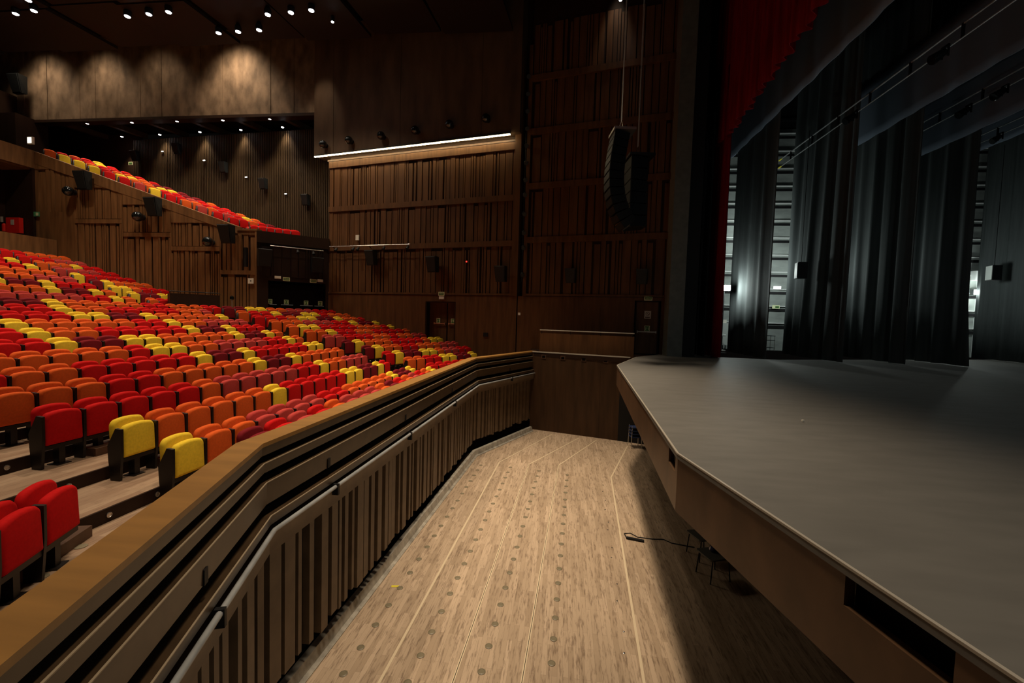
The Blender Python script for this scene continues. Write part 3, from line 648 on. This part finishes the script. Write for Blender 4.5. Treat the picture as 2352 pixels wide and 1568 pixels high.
drape('black_masking', 5.95, 20.15, 19.7, .02, 12, BLACK, .05, .3, 'narrow black masking cloth left of the red side curtain', 'curtain', seed=6)
drape('black_leg_curtain', 8.4, 23.85, 19.35, .03, 17, DRAPE, .028, 1.1, 'black leg curtain nearest the red curtain, lit by the lamp', 'curtain', 'black leg curtains along the stage', seed=8)
drape('black_leg_curtain', 11.2, 24.2, 19.1, .03, 17, DRAPE, .045, .9, 'second black leg curtain from left with a flared hem', 'curtain', 'black leg curtains along the stage', seed=9, bulge=-.25, tail=-.0)
drape('black_leg_curtain', 13.6, 25.8, 19.3, .03, 17, DRAPE, .045, .9, 'third black leg curtain from the red curtain', 'curtain', 'black leg curtains along the stage', seed=10)
drape('black_leg_curtain', 15.95, 25.8, 19.75, .03, 17, DRAPE, .045, .9, 'fourth black leg curtain, left of the bright slit', 'curtain', 'black leg curtains along the stage', seed=11, tail=.3)
drape('black_backdrop', 21.6, 26.2, -6, .03, 17, DRAPE, .045, 1.1, 'wide black backdrop curtain at the right of the bright slit', 'curtain', seed=12)
for x, y0, z0, z1, lb in [(8.25, 25.0, 10.0, 12.6, 'front dark border cloth, tinted with bluish light, behind the red valance'), (13.4, 24.1, 9.98, 12.6, 'second dark border cloth hanging behind the lighting pipe'),
                      (15.7, 22.85, 9.25, 11.7, 'third dark border cloth hanging over the stage'), (20.9, 25.75, 10.72, 12.4, 'rearmost dark border cloth over the stage')]:
    drape('border_cloth', x, y0, -6, z0, z1, BORD_HAZE, .012, 1.4, lb, 'curtain', 'dark border cloths over the stage', seed=int(x))
def fly_pipe(x, y0, z, label, lamps, tips=False, dz=.38):
    t = thing('fly_pipe', label, 'lighting pipe', group='lighting pipes over the stage')
    b = MB(); b.tube([(x, y0, z), (x, -6, z)], .028, 8); b.build('upper_pipe', PIPE, t, smooth=True)
    b = MB(); b.tube([(x, y0, z-dz), (x, -6, z-dz)], .022, 8); b.build('lower_pipe', PIPE, t, smooth=True)
    y = y0-1.2
    while y > 3: b = MB(); b.box(x-.03, x+.03, y-.03, y+.03, z-dz, z+.02); b.build('hanger', BLACK, t); y -= 1.9
    if tips:
        for zz in (z, z-dz): b = MB(); b.tube([(x, y0+.02, zz), (x, y0-.3, zz)], .04, 8); b.build('end_cap', YEL, t, label='yellow end cap')
    for y in lamps:
        q = thing('stage_lamp', 'black stage lamp clamped to the '+('first' if x < 12 else 'second' if x < 18 else 'third')+' lighting pipe'+(' at left' if y == lamps[0] else ' further right'), 'lamp', (x-.12, y, z-dz-.02), 0, 'stage lamps on pipes')
        b = MB(); b.tube([(-.02, 0, -.12), (-.34, 0, -.36)], [.10, .15], 14); b.build('body', SPK, q)
        b = MB(); b.tube([(-.345, 0, -.365), (-.355, 0, -.372)], [.14, .13], 14); b.build('lens', CHROME, q)
        b = MB(); b.box(-.03, .03, -.12, -.10, -.3, 0.02); b.box(-.03, .03, .10, .12, -.3, 0.02); b.box(-.03, .03, -.12, .12, 0, .04); b.build('yoke', BLACK, q)
fly_pipe(10.85, 24.9, 10.05, 'first lighting pipe with yellow ends over the stage', (18.6, 14.6), True)
fly_pipe(15.2, 21.9, 10.45, 'second lighting pipe over the stage, carrying cable ladders', (19.2, 17.8))
fly_pipe(20.6, 25.7, 11.35, 'rearmost lighting pipe over the stage', (24.2,))
# speakers hung on the drapes
for x, y, z, lb in [(10.55, 21.45, 3.95, 'white-edged black monitor speaker in front of the second leg curtain'), (21.0, 24.55, 4.35, 'black monitor speaker hanging before the backdrop')]:
    t = thing('monitor_speaker', lb, 'loudspeaker', (x, y, z), R(-14))
    b = MB(); b.prism([(-.18, -.26), (.22, -.18), (.22, .18), (-.18, .26)], -.36, .36); b.build('cabinet', SPK, t)
    b = MB(); b.box(-.2, -.18, -.24, .24, -.34, .34); b.build('front_panel', WCAB, t, label='pale front panel')
    b = MB(); b.tube([(0, 0, .36), (0, 0, 6.2)], .012, 6); b.build('suspension_wire', BLACK, t)
# wing wall
ww = MB(); ww.cur = 0; ww.box(5.5, 34, 27, 27.3, 0, 12.5); ww.cur = 2; ww.box(5.5, 34, 27, 27.3, 12.5, 18); ww.box(7.0, 34, -8, 27.2, 17.6, 17.8); ww.box(34, 34.2, -8, 27.2, 0, 17.8)  # upper wall is black to stand for the missing light up there
ww.cur = 1; z = 1.55
while z < 12.3: ww.box(5.5, 34, 26.9, 27.0, z, z+.05); z += .97
ww.cur = 2; z = 1.3
while z < 13: ww.box(5.5, 34, 26.94, 27.0, z, z+.13); z += .97
S(ww, 'wall_wing', [WING, LEDGE, BLACK])
def work_lamp(p, label):
    t = thing('work_lamp', label, 'lamp', p, 0, 'bright work lamps in the wing')
    b = MB(); b.box(-.26, .26, -.02, .12, -.14, .14); b.build('housing', SPK, t); b = MB(); b.box(-.24, .24, -.05, -.02, -.13, .13); b.build('lens', LAMPC, t)
t = thing('lamp_stand', 'thin black lamp stand beside the first leg curtain', 'stand', (7.75, 22.78, 0)); b = MB(); b.tube([(0, 0, 0), (0, 0, 3.05)], .02, 8); b.build('pole', BLACK, t); b = MB(); b.lathe([(.25, 0), (.25, .02), (.02, .04)], seg=12); b.build('base', BLACK, t)
work_lamp(WL1, 'blazing white work lamp in the gap beside the red curtain'); work_lamp(WL2, 'bright work lamp in the slit at the right of the stage')
t = thing('white_trolley', 'white cabinet trolley in the wing beside the red curtain', 'cabinet', (8.75, 25.6, 0))
b = MB(); b.box(-.3, .18, -.25, .25, .28, 1.5); b.build('body', WCAB, t); b = MB(); b.box(-.28, .1, -.2, .2, 1.5, 1.68); b.build('bundle', WHITE, t)
for sx, sy in ((-1, -1), (-1, 1), (1, -1), (1, 1)): b = MB(); b.lathe([(.05, -.015), (.05, .015)], (sx*.14-.05, sy*.2, .05), 'y', 12); b.box(sx*.14-.07, sx*.14-.03, sy*.2-.02, sy*.2+.02, .05, .28); b.build('caster', BLACK, t)
t = thing('bar_stool', 'pale stool on a single leg in front of the white trolley', 'stool', (8.42, 24.7, 0))
b = MB(); b.lathe([(.17, .78), (.18, .84), (.16, .9)], seg=16); b.build('seat', WCAB, t)
b = MB(); b.tube([(0, 0, .05), (0, 0, .78)], .03, 8); b.build('column', STEEL, t); b = MB(); b.lathe([(.2, 0), (.19, .04), (.04, .08)], seg=16); b.build('base', STEEL, t)
t = thing('music_cart', 'dark cart with metal frame seen between two leg curtains', 'cart', (11.3, 25.9, 0))
for sx, sy in ((-1, -1), (1, -1), (-1, 1), (1, 1)): b = MB(); b.tube([(sx*.2, sy*.25, .05), (sx*.2, sy*.25, .85)], .015, 6); b.build('post', STEEL, t)
for z in (.2, .6, .85): b = MB(); b.box(-.22, .22, -.27, .27, z, z+.03); b.build('shelf', SPK, t)
t = thing('wing_exit_sign', 'green exit sign in the gap between the first leg curtains', 'sign', (12.0, 26.88, 2.5)); b = MB(); b.box(-.2, .2, -.03, 0, -.1, .1); b.build('plate', GLOWG, t); b = MB(); b.box(-.04, .16, -.036, -.03, -.05, .05); b.build('arrow', GREEN, t)
t = thing('wing_lamp_box', 'white lamp box above the exit sign in the wing', 'lamp', (12.0, 26.88, 3.6)); b = MB(); b.box(-.2, .2, -.06, 0, -.08, .08); b.build('housing', mat('dim_box', (.9, .9, .9), .5, emit=((1, 1, 1), .7)), t)
# light coloured door post in the right slit
dp = MB(); dp.box(22.3, 22.5, 26.7, 27, 0, 4.3); dp.box(21.9, 23.2, 26.6, 27, 4.2, 4.7); S(dp, 'trim_11', [LEDGE])
# ------------------------------------------------------------------ hanging loudspeaker arrays
ARR = mat('array_black', (.0035, .004, .0045), .6, spec=.25)
def line_array(label, loc, n, curve0, curve1, hbox, wid, dep, cab_top, heading):
    t = thing('line_array', label, 'loudspeaker', loc, heading, 'hanging loudspeaker arrays')
    x = 0; z = 0; ang = curve0
    fr = MB(); fr.box(-dep*.75, dep*.6, -wid*.5, wid*.5, .02, .10); fr.tube([(-.1, 0, .1), (0, 0, .45), (.1, 0, .1)], .015, 6); fr.build('rigging_frame', STEEL if n > 8 else BLACK, t)
    for k in range(n):
        ang = curve0+(curve1-curve0)*(k/(n-1))**2
        c_, s_ = math.cos(ang), math.sin(ang)
        def P(a, y, h): return (x+a*c_-h*s_*1, y, z-h*c_-a*s_)
        b = MB(); f = dep*.5; e = .008
        b.rings([[P(-f*.9, -wid*.36, e*3), P(f, -wid*.5, e), P(f, wid*.5, e), P(-f*.9, wid*.36, e*3)], [P(-f*.9, -wid*.36, hbox-e*3), P(f, -wid*.5, hbox-e), P(f, wid*.5, hbox-e), P(-f*.9, wid*.36, hbox-e*3)]])
        bx = b.build('speaker_box', ARR, t)
        g = MB(); g.rings([[P(f+.002, -wid*.47, e*3), P(f+.012, -wid*.47, e*3), P(f+.012, wid*.47, e*3), P(f+.002, wid*.47, e*3)], [P(f+.002, -wid*.47, hbox-e*3), P(f+.012, -wid*.47, hbox-e*3), P(f+.012, wid*.47, hbox-e*3), P(f+.002, wid*.47, hbox-e*3)]]); g.build('grille', SPK, bx)
        x -= hbox*s_; z -= hbox*c_
    for dy in (-.04, .04): b = MB(); b.tube([(0, dy, .45), (0, dy*1.5, cab_top)], .0065, 6); b.build('suspension_chain', WCAB, t)
line_array('long curved black loudspeaker array hanging before the side wall', (1.62, 15, 7.5), 12, R(-9), R(38), .255, .8, .52, 9, R(188))
line_array('shorter black subwoofer stack hanging behind the curved array', (2.35, 16.2, 7.1), 6, R(0), R(3), .40, .95, .65, 9.5, R(188))
# ------------------------------------------------------------------ things in the pit
def plain_chair(loc, rz, label, stuff=True):
    t = thing('stacking_chair', label, 'chair', loc, rz, 'chairs under the stage edge')
    b = MB(); b.rings([[(x, y, .43+dz) for x, y in ((-.2, -.21), (.2, -.23), (.23, -.2), (.23, .2), (.2, .23), (-.2, .21))] for dz in (0, .03)]); b.build('seat', GREYC, t)
    b = MB(); b.rings([[(-.2+dx, -.2, .58), (-.2+dx, .2, .58), (-.25+dx, .19, .84), (-.25+dx, -.19, .84)] for dx in (-.02, 0)]); b.build('backrest', GREYC, t)
    for sx in (-1, 1):
        for sy in (-1, 1): b = MB(); b.tube([(sx*.17, sy*.19, .43), (sx*.21, sy*.21, 0)], .012, 6); b.build('leg', BLACK, t)
plain_chair((2.98, 8.55, -3.4), R(200), 'grey stacking chair nearer the camera under the stage edge')
plain_chair((3.0, 9.3, -3.4), R(200), 'grey stacking chair behind the other under the stage edge')
t = thing('crumpled_bag', 'small dark glittering bag lying on the nearer grey chair', 'bag', (3.02, 8.65, -2.94)); b = MB(); rr = random.Random(2)
b.lathe([(.04, 0), (.10, .03), (.09, .09), (.03, .13)], seg=9); b.v = [(x+rr.uniform(-.02, .02), y+rr.uniform(-.02, .02), z) for x, y, z in b.v]; b.build('body', mat('bag_foil', (.05, .06, .14), .15, .6), t)
t = thing('power_strip', 'black power strip lying on the pit floor', 'power strip', (1.72, 9.72, -3.4), R(-14)); b = MB(); b.box(-.19, .19, -.035, .035, 0, .04); b.build('body', BLACK, t)
for k in range(4): b = MB(); b.lathe([(.018, 0), (.018, .004)], (-.13+.085*k, 0, .04), seg=10); b.build('socket', SPK, t)
cb = MB(); cb.tube([(1.54, 9.76, -3.385), (1.52, 9.98, -3.39), (1.66, 10.02, -3.39), (1.80, 9.86, -3.39), (2.1, 9.83, -3.39), (2.35, 9.86, -3.39), (2.5, 9.72, -3.39), (2.75, 9.66, -3.39), (2.95, 9.62, -3.39)], .011, 6)
tag(cb.build('power_cable', BLACK), 'thin black cable running from the power strip under the stage', 'cable')
tp = MB(); tp.prism([(-2.87, 7.24), (-2.74, 7.26), (-2.75, 7.31), (-2.88, 7.29)], -3.399, -3.395); tag(tp.build('tape_piece', YEL), 'small yellow piece of tape on the pit floor', 'tape')
t = thing('blue_stool_stack', 'blue metal stacked chairs in the dark corner under the stage', 'chair', (2.85, 17.1, -3.4), R(10))
for k in range(4): b = MB(); b.box(-.2, .2, -.2, .2, .42+.12*k, .45+.12*k); b.build('seat', BLUEC, t)
for sx in (-1, 1):
    for sy in (-1, 1): b = MB(); b.tube([(sx*.2, sy*.2, 0), (sx*.18, sy*.18, .85)], .014, 6); b.build('leg', STEEL, t)
bt = MB(); bt.lathe([(.006, 0), (.02, .01), (.02, .03), (.006, .035)], seg=8); tag(bt.build('white_scrap', WHITE, loc=(3.55, 6.9, 0)), 'tiny white scrap on the grey stage floor', 'scrap')
# ------------------------------------------------------------------ terraces
XN = lambda n: -5.33-.95*n
ZF = lambda n: -1.08+.1795*n
def rline(x, n):   # front riser polyline: near bend, far bend
    yb, yf = 4.3-.1*n, 16.1+.1*n
    return [(x+.4375*(yb+3.5), -3.5), (x, yb), (x, yf), (x+.4375*(25-yf), 25)]
te = MB()
lines = [rline(XN(n)-.20, n) for n in range(12)]
front = [(-1.2, -3.5), (-2.3, .8), (-3.42, 4.3), (-3.27, 14.95), (-1.45, 19.45), (-1.45, 25)]
te.prism(front+lines[0][::-1], -1.6, ZF(0)-.18)
for n in range(1, 12): te.prism(lines[n-1]+lines[n][::-1], ZF(n)-.7, ZF(n)-.18)
XU = lambda k: -18.9-.98*k
ZU = lambda k: 1.17+.27*k
te.prism(lines[11]+[(XU(0)-.2, 25), (XU(0)-.2, 17.5), (XU(0)-.2, 2), (XU(0)+2, -3.5)], .2, ZF(11)+.0)
for k in range(1, 11):
    x1 = XU(k-1)-.2; x2 = XU(k)-.2 if k < 10 else -31
    te.prism([(x1+2, -3.5), (x1, 2), (x1, 21.6), (x2, 21.6), (x2, 2), (x2+2, -3.5)], ZU(k)-1, ZU(k)-.18)
S(te, 'floor_terraces', [TERR])
# dark riser faces
rs_ = MB()
for n in range(12):
    L_ = lines[n]
    for i in range(3): strip((L_[i][0]+.012, L_[i][1]), (L_[i+1][0]+.012, L_[i+1][1]), .02, ZF(n)-.18, ZF(n)-.004, rs_)
S(rs_, 'trim_12', [WOODD])
sb = MB(); sb.lathe([(.034, 0), (.034, .012), (.026, .014), (.022, .008)], (0, 0, 0), 'x', 16); SLM = sb.mesh('step_light', STEEL)
for n, y, lb in [(0, 5.35, 'upper step light on the first riser beside the pit rail'), (0, 4.7, 'lower step light on the first riser beside the pit rail'), (2, 5.0, 'step light on the third riser at the left'), (1, 5.0, 'step light on the second riser at the left')]:
    yb = 4.3-.1*n; x = XN(n)-.20+(.4375*(yb-y) if y < yb else 0)
    o = link('step_light', SLM, None, (x+.024, y, ZF(n)-.09), R(-23.6) if y < yb else 0); tag(o, lb, 'light', 'step lights in the risers')
fd = MB(); fd.lathe([(.06, 0), (.06, .006), (.03, .008)], seg=16); fm = fd.mesh('floor_box', DISC)
for x, y, lb in [(-5.22, 4.15, 'round floor plate farther along the front aisle'), (-4.99, 3.61, 'round floor plate nearer the camera in the front aisle')]:
    tag(link('floor_plate', fm, None, (x, y, ZF(0)-.18)), lb, 'floor plate', 'round floor plates in the aisle')
# vomitory parapet box
v0, v1 = Vector((-18.1, 18.35)), Vector((-16.85, 19.85)); vu = (v1-v0).normalized(); vn = Vector((vu.y, -vu.x))
t = thing('stair_parapet', 'dark boxed parapet with rail between the seat blocks', 'parapet')
b = MB(); b.obox(v0, vu, vn, 0, (v1-v0).length, -.9, 0, .9, 2.10); b.build('box', WOODD, t)
b = MB(); b.tube([(*v0, 2.2), (*v1, 2.2)], .02, 6); b.tube([(*v0, 2.2), (*v0, 2.1)], .015, 6); b.tube([(*v1, 2.2), (*v1, 2.1)], .015, 6); b.build('rail', BLACK, t)
t = thing('aisle_spotlight', 'small dark spotlight on a stand before the batten wall', 'lamp', (-16.9, 20.7, 1.0))
b = MB(); b.tube([(0, 0, 0), (0, 0, .9)], .015, 6); b.build('stand', STEEL, t); b = MB(); b.lathe([(.01, .9), (.1, .95), (.1, 1.08), (.01, 1.14)], seg=12); b.build('head', CHROME, t)
# ------------------------------------------------------------------ seats
def cushion(mb, x0, x1, w_, z0, z1, rt_=.075, rb=.02, arch=.022, lean=0, seg=4):
    def outline(ins):
        pts = []; hw = w_/2-ins; zt, zb = z1-ins, z0+ins; r1, r2 = max(.01, rt_-ins*.5), max(.006, rb)
        for cx, cz, r_, a0 in ((hw-r1, zt-r1, r1, 0), (-hw+r1, zt-r1, r1, 90), (-hw+r2, zb+r2, r2, 180), (hw-r2, zb+r2, r2, 270)):
            if a0 == 90:
                for q in (.33, 0, -.33): pts.append((q*hw, zt+arch*(1-q*q)))
            for k in range(seg+1):
                a = R(a0+90*k/seg); yy = cx+r_*math.cos(a); zz = cz+r_*math.sin(a)
                if zz > (z0+z1)/2: zz += arch*(1-(yy/hw)**2)
                pts.append((yy, zz))
        return pts
    rings = []
    for x, ins in ((x0, .012), (x0+.012, .002), (x1-.03, 0), (x1-.008, .012), (x1, .035)):
        rings.append([(x+lean*(z-z0), y, z) for y, z in outline(ins)])
    mb.rings(rings[::-1] if False else rings)
SW = .53
def seat_parts(mb, part, cm=0):
    # local: faces +x, width on y
    if part == 'backrest': mb.cur = cm; cushion(mb, -.115, -.035, .485, .28, .835, .075, .03, .036, -.06)
    elif part == 'seat': mb.cur = cm; cushion(mb, .035, .125, .472, .325, .765, .065, .015, .034, -.04)
    elif part == 'shell':
        mb.box(-.14, -.118, -.22, .22, .26, .70); mb.box(-.06, .09, -.245, .245, .26, .315)
        mb.box(-.03, .03, -.21, .21, .33, .66)
    elif part == 'armrest':
        mb.rings([[(-.07, y, 0), (.08, y, 0), (.11, y, .40), (.112, y, .745), (.02, y, .755), (-.11, y, .50), (-.10, y, .30)] for y in (-.284, -.246)])
    elif part == 'pedestal': mb.box(-.05, .05, -.04, .04, 0, .27); mb.box(-.09, .09, -.09, .09, 0, .012)
PM = {}
for k in SEATC:
    for part in ('backrest', 'seat'):
        mb = MB(); seat_parts(mb, part); PM[k, part] = mb.mesh(part, SM[k], True)
        PM[k, part].update()
for part in ('shell', 'armrest', 'pedestal'):
    mb = MB(); seat_parts(mb, part); PM[part] = mb.mesh(part, DMET)
# marking sharp edges is unnecessary: cushions are fully smooth
A24 = math.atan(.4375)
seats = []   # (x,y,z,rot,color,label,group, end)
ORD = ['first', 'second', 'third', 'fourth', 'fifth', 'sixth', 'seventh', 'eighth', 'ninth', 'tenth', 'eleventh', 'twelfth', 'thirteenth', 'fourteenth', 'fifteenth', 'sixteenth', 'seventeenth', 'eighteenth', 'nineteenth', 'twentieth']
CEN = ['YOOPPPPRROOOOOYMMY', 'YOOOOOYRRRRRYYMMYR', 'RRRRROPPPPPRRYOOPPP', 'OOORROOOOOYMMYOOOOO', 'ROORRRRRYMMYRRRRRYY', 'OOOOORYYOOPPPPRRYO', 'RRYMMYYOOOOOYMMYO',
       'RYOORRRRRYMMYRRR', 'MYOOOOORRYOOPPPP', 'RRRYYMMYOOOOOY', 'PRRYOORRRRROOP', 'MMYOOOOORROO']
PXC = [None]*12
YE = [14.95, 14.92, 15.14, 15.22, 15.45, 15.7, 15.85, 16.1, 16.38, 16.47, 16.7, 16.66]
ST = [.55, .54, .536, .535, .53, .53, .525, .529, .531, .532, .528, .527]
for n, s_ in enumerate(CEN):
    m_ = len(s_); step = ST[n]
    for i, ch in enumerate(s_):
        k = m_-i  # from the aisle
        seats.append((XN(n), YE[n]-(k-1)*step, ZF(n)-.18, 0, ch, f'{SEATC[ch][0]} folded theatre seat, {ORD[k-1]} left of the diagonal aisle, {ORD[n+1]} row of middle block', 'middle block seats', i == m_-1, step))
s0 = 'MRPROPPPOMROPROY'
for i, ch in enumerate(s0):
    seats.append((-4.62, 6.16+i*.595, ZF(0)-.18, 0, ch, f'{SEATC[ch][0]} folded seat, {ORD[i]} from left in the loose front row behind the rail', 'loose front row seats', False, .595))
UPC = ['PPPPPRRYO', 'OOOYMMYO', 'YMMYRRR', 'OOPPP', 'OOOO', 'RRY', 'RY', 'R', 'R']
for k, s_ in enumerate(UPC):
    for i, ch in enumerate(s_):
        q = len(s_)-i
        seats.append((XU(k), 17.15-(q-1)*.535, ZU(k)-.18, 0, ch, f'{SEATC[ch][0]} folded seat, {ORD[q-1]} left of the aisle, {ORD[k]} row above the cross aisle', 'upper middle seats', q == 1, SW))
FAR = ['RRRROOYY', 'OORRYYMMY', 'RYMMYYOPPRR', 'MYOORROOOPPP', 'MYOOORRRROYY', 'PPRRROOROOPP', 'OOYRROORRRRO', 'OYYRRRROOORY', 'OOOPPPRRYMMY', 'RRROYYMMYOOR', 'ORRYMMYYROOO']
for n, s_ in enumerate(FAR):
    for i, ch in enumerate(s_):
        seats.append((-4.97-.945*n+.209*i, [16.35, 16.5, 16.66, 16.86, 17.05, 17.23, 17.44, 17.67, 17.88, 18.1, 18.32][n]+.477*i, ZF(n)-.18, -A24, ch, f'{SEATC[ch][0]} folded theatre seat, {ORD[i]} right of the diagonal aisle, {ORD[n]} row of far block', 'far block seats', i == 0, SW))
for i, ch in enumerate('ORRMMYYOOPPPRRR'):
    seats.append(((-15.7 if i < 3 else -15.38+.205*(i-3)), (17.22+.51*i if i < 3 else 18.62+.467*(i-3)), ZF(11)-.18, (0 if i < 3 else -A24), ch, f'{SEATC[ch][0]} folded seat, {ORD[i]} from left in the highest lower row of far block', 'far block seats', i == 0, SW))
FUP = ['ORRRYY', 'YMMYYO', 'YYORRR', 'MYOOOO', 'YRRRRR', 'PPPPRR', 'OOOYRR', 'RRRPPP', 'RROOOO']
for k, s_ in enumerate(FUP):
    for i, ch in enumerate(s_):
        seats.append((XU(k), 18.26+.507*i, ZU(k)-.18, 0, ch, f'{SEATC[ch][0]} folded seat, {ORD[i]} right of the aisle, {ORD[k]} upper row of far block', 'upper far seats', i == 0, SW))
for i, ch in enumerate('RRR'):
    seats.append((-5.08+.215*i, 3.77-.49*i, ZF(0)-.18, A24, ch, f'{SEATC[ch][0]} folded theatre seat, {ORD[i]} from the aisle in the block nearest the camera', 'near block seats', i == 0, SW))
BAL = ['RRORM', 'RPRYO', 'PORRO', 'OORRR', 'RRPRO', 'YRRMM', 'POYYM', 'ROOMM', 'RYYOR', 'YROOR', 'YORRR', 'YRRYR', 'ORORY']
def bal():
    for k, s_ in enumerate(BAL):
        for i, ch in enumerate(s_): yield (-18.1-.95*k+.2*i, 22.3+.49*i, 5.62+.3135*k, -A24, ch)
    for i in range(6): yield (-16.9+.30*i, 22.4+.26*i, 5.2, -R(40), 'R')
    for i in range(5): yield (-17.5+.30*i, 22.9+.26*i, 5.2, -R(40), 'PR'[i % 2])
# choose the 300 that show largest
def vis(s):
    d = Vector(s[:3])+Vector((0, 0, .5))-Vector((0, 0, CAMZ)); z = d.dot(fw)
    if z < .3: return -1
    px = 1176+F*d.dot(rt)/z; py = 784-F*d.dot(up)/z
    if px < -70 or px > 2400 or py > 1640: return -1
    return 1/z**2*(1.0)
ranked = sorted(range(len(seats)), key=lambda i: -vis(seats[i]))
indiv = set(i for i in ranked[:300] if vis(seats[i]) > 0)
protos = {}
def place_seat(s):
    x, y, z, rz, ch, lb, grp, end, step = s
    t = link('theatre_seat', None, None, (x, y, z), rz); t['label'] = lb; t['category'] = 'seat'; t['group'] = grp
    sc = step/SW
    for part in ('backrest', 'seat'): o = link(part, PM[ch, part], t); o.scale = (1, min(sc, 1.08), 1)
    for part in ('shell', 'pedestal', 'armrest'): o = link(part, PM[part], t); o.location = (0, -(step-SW)/2 if part == 'armrest' else 0, 0)
    if lb.split(', ')[1].startswith('first left') or step > .58: o = link('armrest', PM['armrest'], t); o.location = (0, SW+(step-SW)/2, 0)
for i in sorted(indiv): place_seat(seats[i])
mb = MB(); keys = list(SEATC)
def stuffseat(x, y, z, rz, ch):
    t = MB(); seat_parts(t, 'backrest', keys.index(ch)); seat_parts(t, 'seat', keys.index(ch)); t.cur = 5
    for p in ('shell', 'armrest', 'pedestal'): seat_parts(t, p)
    c_, s_ = math.cos(rz), math.sin(rz); o = len(mb.v)
    mb.v += [(x+a*c_-b*s_, y+a*s_+b*c_, z+h) for a, b, h in t.v]; mb.f += [tuple(i+o for i in f) for f in t.f]; mb.mi += t.mi
for i, s in enumerate(seats):
    if i not in indiv and vis(s) > 0: stuffseat(*s[:5])
for s in bal(): stuffseat(*s)
o = mb.build('theatre_seat_rows', [SM[k] for k in keys]+[DMET], smooth=True)
tag(o, 'distant rows of small red, orange and yellow seats at the back and in the balcony', 'seats', None, 'stuff')
# low plinths under the seat rows
for n in range(0, 9):
    y0, y1 = YE[n]-(len(CEN[n])-1)*ST[n]+.35, YE[n]-.2
    b = MB(); b.box(XN(n)-.16, XN(n)+.18, y0, y1, ZF(n)-.18, ZF(n)-.06)
    tag(b.build('seat_plinth', FOOT), f'low dark wooden plinth under {ORD[n+1]} row of middle block', 'plinth', 'plinths under seat rows')
b = MB(); u_ = (.339, -.941); n_ = (.941, .339)
b.obox((-5.34, 4.37), u_, n_, 0, 3.2, -.42, 0, ZF(0)-.18, ZF(0)-.05)
tag(b.build('seat_plinth', FOOT), 'low dark wooden plinth under the nearest red seats', 'plinth', 'plinths under seat rows')
